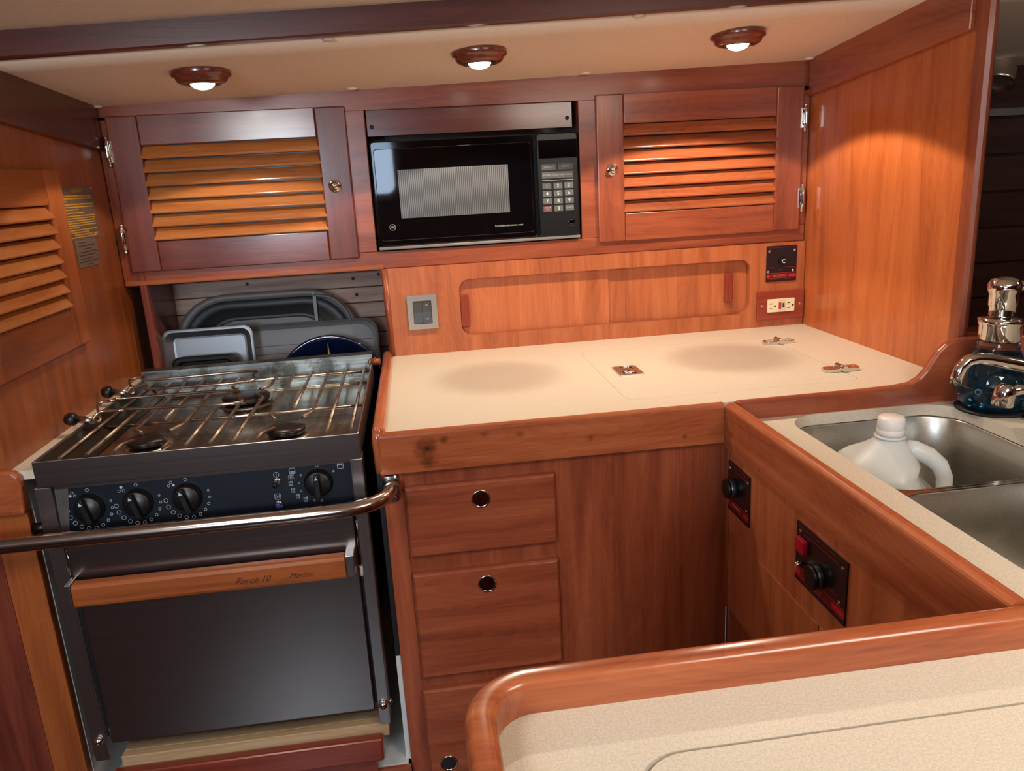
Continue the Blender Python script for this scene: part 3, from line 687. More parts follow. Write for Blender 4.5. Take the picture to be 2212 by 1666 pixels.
obj('shelf_behind', bx((-.548, -.07, .69), (-.010, .195, .702)), wood('dark', 0), nl)
lg = thing('side_ledge', (-.54, -.3, .89), 'narrow cream ledge between the stove and left bulkhead', 'countertop')
obj('surface', bx((BL+.0003, -.612, .9055), (-.522, -.002, .920)), LAM, lg)
obj('front_rail', MB().prism([(x, -.6125, z) for x, z in [(BL-.05, .853), (-.547, .853), (-.543, .90), (-.545, .915), (-.552, .9235), (-.562, .9255), (BL-.05, .9255)]], (0, -.016, 0)), wood('rail', 0, .25, .5), lg, .004, 3)
lc = thing('left_cabinet', (-.75, -.35, 0), 'cherry cabinet front left of the stove', 'cabinet')
obj('stile', bx((-.6015, -.617, 0), (-.549, -.599, .852)), wood('bulk', 2, .3, .3), lc, .001)
obj('cabinet_door', bx((-.95, -.616, .1), (-.6025, -.600, .852)), wood('deep', 2, .3, .3), lc, .002)
obj('carcass', bx((-.95, -.5985, 0), (-.5965, -.1, .851)), wood('deep', 2), lc)

# ------------------------------------------------------------------ stove
st = thing('gimbaled_stove', (-.272, -.36, .38), 'stainless gimbaled marine stove with three burners and an oven', 'stove')
SX0, SX1, SY0, SY1 = -.519, -.028, -.632, -.118
obj('body', bx((-.499, -.59, .43), (-.05, -.135, .885)), plain('dark_oven_side', (18, 19, 20), .4, .3), st, .004)
# hob tray: floor, lips
obj('hob_tray', bx((SX0+.002, SY0+.004, .899), (SX1-.002, SY1-.002, .905)), HOBM, st)
obj('front_lip', bx((SX0, SY0, .896), (SX1, SY0+.003, .9385)), STEEL, st, .001)
obj('side_lip', bx((SX1-.003, SY0+.0032, .897), (SX1, SY1, .9385)), STEELV, st, .001)
obj('side_lip', bx((SX0, SY0+.0032, .897), (SX0+.003, SY1, .9385)), STEELV, st, .001)
g = MB().box((SX0, SY1-.003, .897), (SX1, SY1, .956)).box((SX0, SY1, .953), (SX1, SY1+.03, .956))
obj('back_guard', g, BACKM, st, .001)
obj('inner_side', MB().prism([(SX0+.0035, SY0+.004, .933), (SX0+.0035, SY1-.004, .933), (SX0+.05, SY1-.004, .9055), (SX0+.05, SY0+.004, .9055)], (0, 0, .0008)), plain('dark_tray_side', (74, 72, 62), .3, .9), st)
# raised ribs on the tray
for y in (-.165, -.178): obj('tray_rib', MB().tube([(-.46, y, .9050), (-.034, y, .9050)], .002, 6), HOBM, st)
# burners
def burner(x, y, r):
    b = obj('burner', MB().lathe([(r*.55, 0), (r*.62, .004), (r*.95, .006), (r, .009), (r, .0135), (r*.93, .016), (r*.5, .0172), (.001, .0175)], (x, y, .9052), (0, 0, 1), 36), plain('burnt_enamel', (34, 26, 24), .32, .2), st)
    obj('burner_ring', MB().lathe([(r*1.18, 0), (r*1.12, .002), (r*.7, .0025), (r*.6, .0005)], (x, y, .905), (0, 0, 1), 36, cap0=False, cap1=False), HOBM, b)
burner(-.277, -.257, .047); burner(-.395, -.497, .033); burner(-.162, -.502, .033)
# grate: every rod its own part
zg = .925
RODS = [[(-.499, -.585), (-.499, -.115)], [(-.461, -.58), (-.461, -.098)], [(-.430, -.095), (-.424, -.300), (-.424, -.462), (-.405, -.485)], [(-.391, -.095), (-.391, -.400)],
 [(-.353, -.091), (-.350, -.300), (-.347, -.455), (-.362, -.482)], [(-.421, -.576), (-.421, -.541), (-.408, -.521)], [(-.345, -.579), (-.342, -.552), (-.358, -.524)], [(-.317, -.091), (-.314, -.205), (-.300, -.222)],
 [(-.310, -.318), (-.311, -.385), (-.310, -.575)], [(-.272, -.345), (-.271, -.439), (-.272, -.572)], [(-.253, -.277), (-.235, -.305), (-.235, -.446), (-.235, -.574)], [(-.236, -.098), (-.235, -.213), (-.252, -.237)],
 [(-.199, -.102), (-.198, -.440), (-.184, -.472)], [(-.162, -.102), (-.160, -.395)], [(-.124, -.098), (-.123, -.440), (-.137, -.472)], [(-.197, -.570), (-.194, -.544), (-.178, -.521)], [(-.086, -.098), (-.085, -.567)], [(-.047, -.098), (-.045, -.569)]]
gr = obj('grate', MB().tube([(-.505, -.138, zg-.003), (-.031, -.136, zg-.003)], .0034, 8).tube([(-.500, -.408, zg-.005), (-.031, -.403, zg-.005)], .0030, 8).tube([(-.505, -.595, zg-.004), (-.031, -.595, zg-.004)], .0030, 8)
         .tube([(-.5055, -.595, zg-.004), (-.5055, -.138, zg-.004)], .003, 8).tube([(-.0335, -.595, zg-.004), (-.0335, -.138, zg-.004)], .003, 8), ROD, st)
for R_ in RODS: obj('grate_rod', MB().tube([(x, y, zg+.0015) for x, y in R_], .0031, 8), GRATE, gr)
# pot clamps with black knobs
def clamp(pts, kx, ky):
    z = .958; c = obj('pot_clamp', MB().tube(smooth_path([(kx+.045, ky-.012, .944), (kx+.052, ky-.012, .946), pts[0]+(z-.004,), pts[1]+(z,), pts[2]+(z-.002,), pts[3]+(z-.001,), pts[4]+(z,), pts[5]+(z-.003,), pts[6]+(z-.003,), pts[7]+(z-.002,), pts[8]+(z-.003,), (kx+.040, ky-.014, .947)]), .0027, 8), ROD, st)
    obj('clamp_sleeve', MB().cyl((kx+.008, ky, .947), (kx+.040, ky-.012, .945), .0065, 14), STEEL, c)
    obj('clamp_knob', MB().lathe([(.003, -.011), (.0095, -.009), (.0115, -.004), (.0115, .004), (.0085, .008), (.005, .0085)], (kx, ky, .9475), (1, -.2, 0), 20), BLACK, c)
clamp([(-.522, -.180), (-.492, -.178), (-.474, -.203), (-.277, -.198), (-.262, -.24), (-.268, -.284), (-.446, -.279), (-.465, -.258), (-.495, -.252)], -.543, -.245)
clamp([(-.518, -.362), (-.490, -.361), (-.476, -.342), (-.282, -.355), (-.256, -.412), (-.258, -.444), (-.443, -.42), (-.451, -.43), (-.491, -.424)], -.538, -.431)
# front stiles
for x0, x1 in ((-.524, -.500), (-.046, -.027)):
    s_ = obj('side_frame', MB().box((x0, -.632, .398), (x1, -.629, .8955)).box((x0 if x0 < -.3 else x1-.0025, -.629, .398), ((x0+.0025) if x0 < -.3 else x1, -.595, .8955)), STEELV, st, .0008)
    zc = .438
    obj('bolt', MB().lathe([(.008, 0), (.008, .004), (.0055, .008), (.001, .0095)], ((x0+x1)/2, -.632, zc), (0, -1, 0), 14), CHROME, s_)
    obj('bolt', MB().lathe([(.006, 0), (.006, .003), (.001, .005)], (x0 if x0 < -.3 else x1, -.61, zc-.012), (-1 if x0 < -.3 else 1, 0, 0), 12), CHROME, s_)
# control panel
cpn = obj('control_panel', MB().prism([(-.4985, -.610, .820), (-.4985, -.628, .820), (-.4985, -.622, .8895), (-.4985, -.600, .8895)], (.4525, 0, 0)), NAVY, st)
obj('top_strip', bx((-.4985, -.6255, .889), (-.046, -.60, .896)), STEEL, st)
obj('reflecting_corner', MB().prism([(-.4985, -.6245, .8895), (-.478, -.6245, .8895), (-.488, -.6295, .812), (-.4985, -.6295, .812)], (0, .001, 0)), STEELV, st)
def cpt(x, z, d=0):   # point on the tilted panel face
    k = (z-.820)/.0695; return (x, -.6282+.006*k-d, z)
NRM = (0, -1, .086)
def dial(x, z, rot, marks, r=.0215):
    b = obj('knob', MB().lathe([(r*1.08, 0), (r*1.05, .003), (r, .004), (r*.96, .011), (r*.88, .013), (.001, .0133)], cpt(x, z), NRM, 36), BLACK, st)
    M = Matrix.Translation(cpt(x, z, .0125)) @ Matrix.Rotation(rot, 4, 'Y')
    obj('knob_grip', MB().box((-.0045, -.011, -r*.93), (.0045, 0, r*.93), M), BLACK, b, .0015)
    M2 = M @ Matrix.Translation((0, -.0112, r*.72))
    obj('pointer', MB().prism([(-.003, 0, -.0025), (.003, 0, -.0025), (0, 0, .003)], (0, -.0004, 0), M2), WPRINT, b)
    return b
for i, (x, z) in enumerate(((-.452, .854), (-.379, .855), (-.304, .856))):
    b = dial(x, z, math.radians(-14), True)
    m_ = MB(); R = .0335
    for k in range(11):
        a = math.radians(18-26*k) if k < 9 else math.radians(18-26*k)
        a = math.radians(14-19*k); rr = .0015+.00022*min(k, 8)
        m_.ring(cpt(x+R*math.cos(a), z+R*math.sin(a), .0003), rr, .00042, NRM, 12, 4)
    m_.ring(cpt(x, z+.029, .0003), .0024, .00042, NRM, 12, 4)
    tri = [(-.0225, .0265), (-.0260, .0212), (-.0190, .0212)]
    for k, (a, c) in enumerate(tri):
        if k == (1, 0, 2)[i]: m_.lathe([(.0026 if k else .003, 0), (.001, .0003)], cpt(x+a, z+c, .0001), NRM, 12)
        else: m_.ring(cpt(x+a, z+c, .0003), .002, .0004, NRM, 12, 4)
    obj('dial_marks', m_, WPRINT, cpn)
dial(-.100, .859, 0, True, .0215)
m_ = MB()
for a in (150, 175, 200, 228, 252, 275, 33): m_.ring(cpt(-.100+.0305*math.cos(math.radians(a)), .859+.0305*math.sin(math.radians(a)), .0003), .0014, .0004, NRM, 10, 4)
m_.ring(cpt(-.100, .8875, .0003), .0024, .0004, NRM, 12, 4)
for (x, z, top) in ((-.139, .8825, 0), (-.063, .8835, 1)):
    m_.tube([cpt(x+a, z+b, .0003) for a, b in rrect(-.0045, .0045, -.0045, .0045, .001, 1)], .0005, 4, closed=True)
    for q in range(5): m_.box(cpt(x-.003+q*.0013, z+(-.003 if not top else .0005), 0), cpt(x-.003+q*.0013+.0008, z+(-.0005 if not top else .003), .0005))
obj('dial_marks', m_, WPRINT, cpn)
for s1, s2, x, z in (('450F', '232C', -.1415, .873), ('400', '200', -.1435, .862), ('350', '175', -.141, .850), ('300', '150', -.1345, .840), ('250', '120', -.123, .833)):
    text('lettering', s1, .0048, cpt(x, z+.0022, .0006), 'xz', WPRINT, cpn); text('lettering', s2, .0048, cpt(x, z-.0022, .0006), 'xz', WPRINT, cpn)
# light switch and igniter
m_ = MB().ring(cpt(-.1645, .8785, .0003), .0042, .0004, NRM, 14, 4).tube([cpt(-.1635, .8815, .0003), cpt(-.1655, .8785, .0003), cpt(-.1635, .8785, .0003), cpt(-.1650, .8755, .0003)], .0004, 4)
m_.tube([cpt(-.166+a, .8425+b, .0003) for a, b in rrect(-.0045, .0045, -.0045, .0045, .0008, 1)], .0004, 4, closed=True).tube([cpt(-.168, .845, .0003), cpt(-.1665, .842, .0003), cpt(-.168, .8395, .0003)], .0004, 4).tube([cpt(-.1635, .8395, .0003), cpt(-.1645, .843, .0003), cpt(-.163, .8455, .0003)], .0004, 4)
obj('switch_icons', m_, WPRINT, cpn)
tg = obj('toggle_nut', MB().lathe([(.0065, 0), (.0065, .0025), (.004, .003)], cpt(-.164, .868), NRM, 16), DULLCH, cpn)
obj('toggle', MB().cyl(cpt(-.164, .868, .002), cpt(-.167, .864, .014), .0022, 10, .0030), BLACK, tg)
ig = obj('igniter_collar', MB().lathe([(.0068, 0), (.0068, .0025), (.005, .004)], cpt(-.1655, .8300), NRM, 16), DULLCH, cpn)
obj('igniter_button', MB().lathe([(.0048, 0), (.0048, .007), (.003, .0085)], cpt(-.1655, .8300, .002), NRM, 14), plain('blue_button', (30, 60, 120), .3), ig)
# oven door
M = Matrix.Identity(4)
dv = obj('oven_door', bx((-.4925, -.634, .4305), (-.0505, -.612, .8135)), STEEL, st, .0025)
obj('door_band', MB().loft([[(a, y, b) for a, b in rrect(-.493+i, -.0505-i, .744+i, .812-i, .004, 2)] for y, i in ((-.633, 0), (-.637, 0), (-.638, .001))], smooth=False), STEEL, dv)
hd = obj('handle', MB().prism([(-.487, y, z) for y, z in [(-.652, .7045), (-.666, .706), (-.668, .712), (-.667, .738), (-.662, .744), (-.650, .7455), (-.649, .707)]], (.419, 0, 0)), wood('bulk', 0, .35, .1), dv, .002, label='varnished wooden oven handle')
text('lettering', 'Force 10', .015, (-.215, -.6679, .7215), 'xz', plain('burnt_script', (70, 34, 20), .6), hd, .5, .0002)
text('lettering', 'Marine', .013, (-.140, -.6679, .7215), 'xz', plain('burnt_script', (70, 34, 20), .6), hd, .5, .0002)
for x0, x1 in ((-.0675, -.0535), (-.4955, -.4875)):
    obj('handle_bracket', bx((x0, -.667, .708), (x1, -.637, .7455)), STEELV, dv, .001)
obj('door_gap', bx((-.500, -.626, .44), (-.046, -.60, .819)), MATTEB, st)
for x in (-.0475, -.497):
    obj('door_latch', MB().tube([(x, -.632, .79), (x+.002, -.633, .77), (x-.001, -.634, .75), (x+.002, -.633, .72), (x, -.632, .70)], .0012, 6), ROD, st)
obj('latch_stop', MB().cyl((-.0475, -.632, .708), (-.0475, -.632, .690), .0028, 8), plain('white_nylon', (210, 208, 200), .4), st)
# gimbal pivot on the right
obj('gimbal_pivot', MB().cyl((-.030, -.13, .940), (-.0105, -.13, .940), .008, 14), plain('copper_pin', (150, 80, 50), .4, .6), st)
obj('gimbal_bolt', MB().lathe([(.008, 0), (.008, .004), (.004, .006)], (-.031, -.13, .940), (-1, 0, 0), 6), CHROME, st)
obj('side_lock', MB().cyl((-.5475, -.612, .823), (-.524, -.612, .823), .009, 14), BLACK, st)

# ------------------------------------------------------------------ handrail in front of the stove
hr = thing('grab_rail', (-.27, -.68, .82), 'curved stainless grab rail in front of the stove', 'rail')
pts = [(-.66, -.60, .825), (-.655, -.64, .826), (-.635, -.672, .828), (-.60, -.684, .829)]
for i in range(1, 9): pts.append((-.60+.53*i/9, -.684, .829+.001*i/9))
pts += [(-.075, -.6835, .831), (-.045, -.680, .831), (-.02, -.671, .8315), (.0, -.654, .832), (.011, -.632, .832), (.014, -.606, .832)]
obj('tube', MB().tube(smooth_path(pts, 3), .0118, 20), plain('satin_stainless_tube', (196, 186, 178), .16, 1), hr)
obj('bracket', MB().loft([[(a, y, b) for a, b in rrect(-.0005+i, .0265-i, .800+i, .850-i, .009, 4)] for y, i in ((-.5905, 0), (-.597, 0), (-.600, .003))], smooth=False), DULLCH, hr, .001)
obj('bracket_socket', MB().cyl((.014, -.598, .832), (.014, -.620, .832), .0135, 20), DULLCH, hr)
obj('screw', MB().lathe([(.0042, 0), (.0036, .0016), (.0015, .0018)], (.0165, -.600, .8085), (0, -1, 0), 14), CHROME, hr)
obj('bracket', bx((-.672, -.6265, .80), (-.648, -.617, .852)), DULLCH, hr, .003)

# ------------------------------------------------------------------ board and drawer under the stove
cb = thing('cutting_board', (-.26, -.57, .363), 'striped wooden cutting board stowed under the oven', 'board')
st_ = [(-.62, -.604), (-.604, -.585), (-.585, -.50)]
for i, (a, b) in enumerate(st_):
    obj('strip', bx((-.489, a, .3635), (-.0325, b-.0003, .391)), wood('boarddark' if i == 2 else 'board', 0, .5, .05), cb, .0015)
uw = thing('stowage_box', (-.26, -.6, .2835), 'low red wooden box front beneath the cutting board', 'box')
obj('front', bx((-.50, -.642, .2835+.045), (-.044, -.622, .3745)), wood('red', 0, .3, .3), uw, .005, 3)
obj('box_body', bx((-.49, -.6215, .2835), (-.06, -.42, .362)), wood('red', 0, .4, .1), uw)

# ------------------------------------------------------------------ things stowed behind the stove
def stadium(x0, x1, z0, z1, r, n=8): return rrect(x0, x1, z0, z1, r, n)
def upright(zb, y0, tilt):
    return Matrix.Translation((0, y0, zb)) @ Matrix.Rotation(math.radians(-tilt), 4, 'X')
ZB = .8325; ZL = -.1285  # items stand on the shelf .13 m lower than ZB
tb = thing('dish_tub', (-.29, .15, ZB+ZL), 'collapsed grey dish tub with dark rubber folds, leaning behind the stove', 'tub')
M = upright(ZB, .128, 8)
W0, W1, H = -.518, -.068, .245
def tl(i, y, r): return [(a, y, b) for a, b in stadium(W0+i, W1-i, ZL+i*.3, H-i*.9, r, 8)]
Rr = .128
obj('rim', MB().loft([tl(0, 0, Rr), tl(0, -.006, Rr), tl(.004, -.009, Rr), tl(.018, -.009, Rr-.016), tl(.020, -.004, Rr-.018)], smooth=True, cap0=False, cap1=False, M=M), GREYPL, tb)
obj('fold', MB().loft([tl(.020, -.005, Rr-.018), tl(.040, .004, Rr-.035), tl(.043, -.002, Rr-.035), tl(.060, .004, Rr-.045), tl(.063, -.002, Rr-.045), tl(.074, .002, Rr-.05)], smooth=True, cap0=False, cap1=False, M=M), GREYRB, tb)
obj('base', MB().loft([tl(.074, .002, Rr-.05), tl(.0745, .001, Rr-.05), tl(.082, .0005, Rr-.055)], smooth=False, cap0=False, M=M), GREYPL, tb)
obj('end_handle', MB().loft([[(a, -.0095, b) for a, b in rrect(-.176, -.168, .09, .236, .003, 3)], [(a, -.0125, b) for a, b in rrect(-.176, -.168, .09, .236, .003, 3)]], smooth=False, M=M), plain('pale_grey_plastic', (120, 120, 122), .45), tb)
pts = []
for k in range(9):
    t = math.radians(90-90*k/8); pts.append((-.168+.072*math.cos(t)+.012, -.0115, .125+.100*math.sin(t)+.0))
obj('end_band', MB().tube([(-.172, -.0115, .229)]+pts+[(-.082, -.0115, .09)], .0125, 8, flat=.3, M=M), plain('pale_grey_plastic', (120, 120, 122), .45), tb)
ty = thing('grey_tray', (-.17, .11, ZB+ZL), 'flat grey plastic tray standing behind the blue plate', 'tray')
M = upright(ZB, .100, 6)
def t2(i, y): return [(a, y, b) for a, b in rrect(-.40+i, -.022-i, ZL+i, .168-i, .035, 6)]
obj('tray', MB().loft([t2(0, 0), t2(0, -.004), t2(.003, -.006), t2(.006, -.004), t2(.014, -.002)], smooth=False, M=M), plain('grey_tray_plastic', (96, 96, 100), .42), ty)
for z in (.095, .115): obj('ridge', MB().tube([(-.38, -.0024, z), (-.04, -.0024, z)], .0008, 5, M=M), plain('grey_tray_plastic', (96, 96, 100), .42), ty)
bs = thing('baking_sheet', (-.43, .07, ZB+ZL), 'dull aluminium baking sheet standing behind the stove', 'tray')
M = upright(ZB, .060, 5)
def t3(i, y, r=.02): return [(a, y, b) for a, b in rrect(-.5215+i, -.313-i, ZL+i, .179-i, r, 5)]
obj('sheet', MB().loft([t3(0, -.016), t3(.001, -.018), t3(.006, -.018), t3(.009, -.014), t3(.020, 0, .012), t3(.024, .0005, .010), t3(.026, .0005, .010)], cap0=False, smooth=False, M=M), ALUM, bs)
obj('rim', MB().tube([(a, -.0165, b) for a, b in rrect(-.5205, -.314, ZL+.001, .178, .02, 5)], .0022, 6, closed=True, M=M), ALUM, bs)
bpn = thing('black_pan', (-.42, .03, ZB+ZL), 'black non-stick pan edge standing before the baking sheet', 'pan')
M = upright(ZB, .028, 4)
def t4(i, y): return [(a, y, b) for a, b in rrect(-.500+i, -.350-i, ZL+i, .119-i, .018, 5)]
obj('pan', MB().loft([t4(0, 0), t4(0, -.003), t4(.004, -.010), t4(.010, -.010), t4(.014, -.002)], smooth=False, M=M), MATTEB, bpn)
bq = thing('blue_plate', (-.14, .06, ZB+ZL), 'round dark blue enamel plate with compass star, standing upright', 'plate')
M = upright(ZB, .052, 9)
cx_, cz_ = -.142, .008
Rb = .132
pf = [(.001, -.001), (.060, -.001), (.085, -.0035), (.110, -.0075), (.127, -.0110), (Rb, -.0105), (Rb, -.008), (.110, -.004), (.085, .001), (.001, .003)]
pp_ = obj('plate', MB().lathe([(r, -h) for r, h in pf], (cx_, 0, cz_), (0, -1, 0), 56, M=M), BLUEEN, bq)
obj('compass_point', MB().prism([(cx_-.004, -.002, cz_+.066), (cx_+.004, -.002, cz_+.066), (cx_, -.014, cz_+.112)], (0, -.0008, 0), M), plain('brass_print', (190, 150, 110), .4), pp_)
obj('compass_ring', MB().ring((cx_, -.0035, cz_), .088, .0005, (0, 1, 0), 48, 4), plain('brass_print', (190, 150, 110), .4), pp_)

# ------------------------------------------------------------------ sink peninsula
sc_ = thing('sink_cabinet', (1.0, -1.2, 0), 'cherry cabinet under the double sink', 'cabinet')
obj('carcass', bx((.6005, -1.26, 0), (.66, -.6055, .845)), wood('panel', 2, .32, .25), sc_)
g = MB()
obj('door_panel', bx((.5985, -.925, .545), (.6004, -.612, .691)), wood('panel', 2, .32, .25), sc_, .0008)
obj('door_panel', bx((.5985, -1.25, .545), (.6004, -.929, .691)), wood('panel', 2, .32, .25), sc_, .0008)
obj('door_panel', bx((.5985, -.925, .10), (.6004, -.612, .536)), wood('solid', 2, .32, .25), sc_, .0008)
obj('corner_strip', bx((.5965, -.6048, .10), (.6004, -.5885, .845)), wood('solid', 2), sc_)
obj('piano_hinge', MB().cyl((.5975, -.608, .11), (.5975, -.608, .535), .0022, 8), plain('grey_strip_metal', (120, 124, 130), .3, .9), sc_)
sct = thing('sink_countertop', (1.0, -1.2, .87), 'cream sink countertop with wooden rails', 'countertop')
b1 = (.692, 1.000, -.902, -.606); b2 = (.692, 1.000, -1.215, -.914)
g = MB(); hole_plate(g, (b1[0], b1[1], b2[2], b1[3]), (.6125, 1.45, -1.2618, -.6025), .062, lambda a, b, d: (a, b, .890-d), .020, 10)
g.box((.612, -1.95, .870), (1.45, -1.2805, .890)) if False else None
obj('surface', g, LAMN, sct)
L = [[(a, y, b) for a, b in rail_prof(.5895, .6125, .846, .9235, .008)] for y in (-1.2618, -.9, -.6042)]
obj('side_rail', MB().loft(L, smooth=False), wood('rail', 1, .25, .5, knots=((-.0115, .30, -.008, .0055, .7), (-.0115, .19, -.030, .0035, .6))), sct)
# back rail with S-curve
sp = [(.6125, .872), (1.45, .872), (1.45, .990), (1.20, .997), (1.10, 1.001), (1.03, 1.003), (1.010, 1.001), (.994, .994), (.981, .983), (.970, .967), (.960, .950), (.948, .937), (.932, .929), (.905, .926), (.85, .9245), (.6125, .9235)]
obj('back_rail', MB().prism([(a, -.6025, b) for a, b in sp], (0, .0165, 0)), wood('solid', 0, .25, .5), sct, .006, 4)
# sinks
sk = thing('double_sink', (.85, -.91, .68), 'stainless steel double bowl undermount sink', 'sink')
def bowl(b, r, depth, nm):
    x0, x1, y0, y1 = b; L = []
    prof = [(-.0035, .8700), (-.001, .8695), (.001, .866), (.004, .80), (.008, .72), (.012, .700), (.022, .686), (.04, .680), (.08, .678)]
    for i, z in prof:
        z = .870-(.870-z)*depth
        L.append([(a, c, z) for a, c in rrect(x0+i, x1-i, y0+i, y1-i, max(r-i*.6, .012), 10)])
    return obj(nm, MB().loft(L, False, True, True), SINKM, sk)
o1 = bowl(b1, .062, 1.0, 'bowl'); o2 = bowl(b2, .055, 1.0, 'bowl')
for nm, b_, r_ in (('rim', b1, .062), ('rim', b2, .055)):
    g = MB(); hole_plate(g, b_, (.676, 1.016, -.908, -.590) if b_ is b1 else (.676, 1.016, -1.231, -.908), r_, lambda a, b, d: (a, b, .8697-d), .0012, 10)
    obj(nm, g, plain('polished_sink_edge', (170, 164, 154), .15, 1), sk)
obj('drain', MB().lathe([(.04, 0), (.038, .002), (.030, .001), (.028, -.003), (.001, -.004)], (.85, -1.07, .6785), (0, 0, 1), 28), CHROME, sk)
# the divider counter strip is steel in the photo: the stone stops at the bowls

# ------------------------------------------------------------------ milk jug
jg = thing('milk_jug', (.808, -.755, .68), 'translucent white plastic gallon jug with cap, standing in the sink', 'jug')
JM, jn, jl, jb = newmat('hdpe_plastic'); jb.inputs['Base Color'].default_value = lin((218, 220, 216)); jb.inputs['Roughness'].default_value = .38
jb.inputs['Transmission Weight'].default_value = .15; jb.inputs['Subsurface Weight'].default_value = .4; jb.inputs['Subsurface Radius'].default_value = (.03, .03, .03); jb.inputs['Subsurface Scale'].default_value = .5
Jm = Matrix.Translation((.800, -.753, 0)) @ Matrix.Rotation(math.radians(-28), 4, 'Z')
def jl_(x0, x1, h, z, r): return [(a, b, z) for a, b in rrect(x0, x1, -h, h, min(r, h*.98, (x1-x0)*.49), 8)]
body = [jl_(-.066, .066, .066, .680, .02), jl_(-.075, .075, .075, .688, .026), jl_(-.076, .076, .076, .765, .026), jl_(-.076, .074, .075, .790, .026), jl_(-.0755, .052, .075, .812, .026), jl_(-.075, .042, .074, .832, .028), jl_(-.073, .038, .071, .845, .030),
        jl_(-.063, .042, .060, .857, .032), jl_(-.042, .033, .041, .872, .030), jl_(-.028, .027, .028, .884, .026), jl_(-.022, .022, .022, .890, .0215), jl_(-.0185, .0185, .0185, .893, .018), jl_(-.0185, .0185, .0185, .9, .018)]
obj('body', MB().loft(body, M=Jm), JM, jg)
obj('handle', MB().tube([(.016, 0, .874), (.036, 0, .873), (.056, 0, .865), (.072, 0, .851), (.080, 0, .833), (.081, 0, .812), (.079, 0, .792), (.064, 0, .774)], [.015, .015, .014, .013, .0120, .0115, .013, .017], 14, M=Jm), JM, jg)
obj('neck_ring', MB().lathe([(.020, 0), (.0235, .001), (.0235, .003), (.020, .004)], (.800, -.753, .8925), (0, 0, 1), 32), JM, jg)
obj('cap', MB().lathe([(.0195, 0), (.0205, .001), (.0205, .008), (.0198, .009), (.0205, .010), (.0200, .0255), (.018, .028), (.001, .0283)], (.800, -.753, .898), (0, 0, 1), 36), plain('cap_plastic', (228, 222, 216), .4), jg)

# ------------------------------------------------------------------ soap bottle, faucet
sb = thing('soap_dispenser', (1.043, -.657, .890), 'glass pump bottle of blue soap with a chrome pump behind the faucet', 'bottle')
GL, gn, gl_, gb = newmat('clear_glass'); gb.inputs['Base Color'].default_value = lin((228, 240, 244)); gb.inputs['Roughness'].default_value = .02; gb.inputs['Transmission Weight'].default_value = 1; gb.inputs['IOR'].default_value = 1.35
LQ, qn, ql, qb = newmat('blue_soap'); qb.inputs['Base Color'].default_value = lin((40, 120, 158)); qb.inputs['Roughness'].default_value = .03; qb.inputs['Transmission Weight'].default_value = .95; qb.inputs['IOR'].default_value = 1.2; qb.inputs['Coat Weight'].default_value = 1
c_ = (1.043, -.662, .890)
obj('coaster', MB().lathe([(.056, 0), (.057, .003), (.05, .005)], c_, (0, 0, 1), 40), MATTEB, sb)
obj('liquid', MB().lathe([(.035, .0055), (.048, .008), (.056, .020), (.0585, .035), (.056, .052), (.049, .070), (.041, .088), (.0355, .100), (.001, .1005)], c_, (0, 0, 1), 48), LQ, sb)
obj('glass_neck', MB().lathe([(.0357, .100), (.033, .108), (.031, .116), (.0305, .124)], c_, (0, 0, 1), 40, cap0=False, cap1=False), GL, sb)
obj('brand_mark', MB().ring((.985, -.700, .935), .0045, .0003, (-.7, -.7, 0), 16, 4), plain('pale_blue_print', (110, 170, 220), .4), sb)
col = obj('collar', MB().lathe([(.0305, .120), (.032, .124), (.032, .146), (.0335, .150), (.0345, .157), (.030, .160), (.016, .161), (.015, .163)], c_, (0, 0, 1), 40), CHROME, sb)
obj('pump', MB().lathe([(.0150, .160), (.0205, .163), (.0205, .178), (.0220, .180), (.0220, .198), (.0245, .205), (.0255, .214), (.020, .223), (.008, .227), (.001, .2275)], c_, (0, 0, 1), 36), CHROME, sb)
obj('spout', MB().tube([(1.050, -.657, .890+.207), (1.085, -.660, .890+.210), (1.112, -.662, .890+.206)], [.010, .008, .006], 14), CHROME, sb)
fc = thing('faucet', (1.065, -.735, .890), 'chrome faucet with curved spout reaching over the sink', 'faucet')
obj('base', MB().lathe([(.021, 0), (.021, .004), (.017, .010), (.013, .018), (.0125, .06), (.012, .085)], (1.066, -.735, .8902), (0, 0, 1), 32), CHROME, fc)
obj('spout', MB().tube([(1.10, -.735, .960), (1.066, -.735, .972), (1.02, -.732, .986), (.975, -.728, .997), (.955, -.727, 1.000), (.940, -.726, .997), (.930, -.725, .986), (.926, -.725, .972), (.9245, -.724, .960)], [.0125, .0125, .0115, .0105, .010, .010, .0098, .0095, .0098], 20), CHROME, fc)
sp_ = obj('sprayer', MB().lathe([(.0155, 0), (.0165, .002), (.016, .020), (.0145, .030), (.010, .0345), (.001, .0355)], (.990, -.748, .925), (.12, 0, 1), 28), CHROME, fc)
obj('sprayer_arm', MB().tube([(.994, -.748, .948), (1.02, -.752, .950), (1.06, -.752, .946), (1.11, -.752, .940)], .0085, 16), CHROME, sp_)

# ------------------------------------------------------------------ near peninsula
npn = thing('near_countertop', (.8, -1.6, .86), 'cream countertop in the foreground with a wooden fiddle rail', 'countertop')
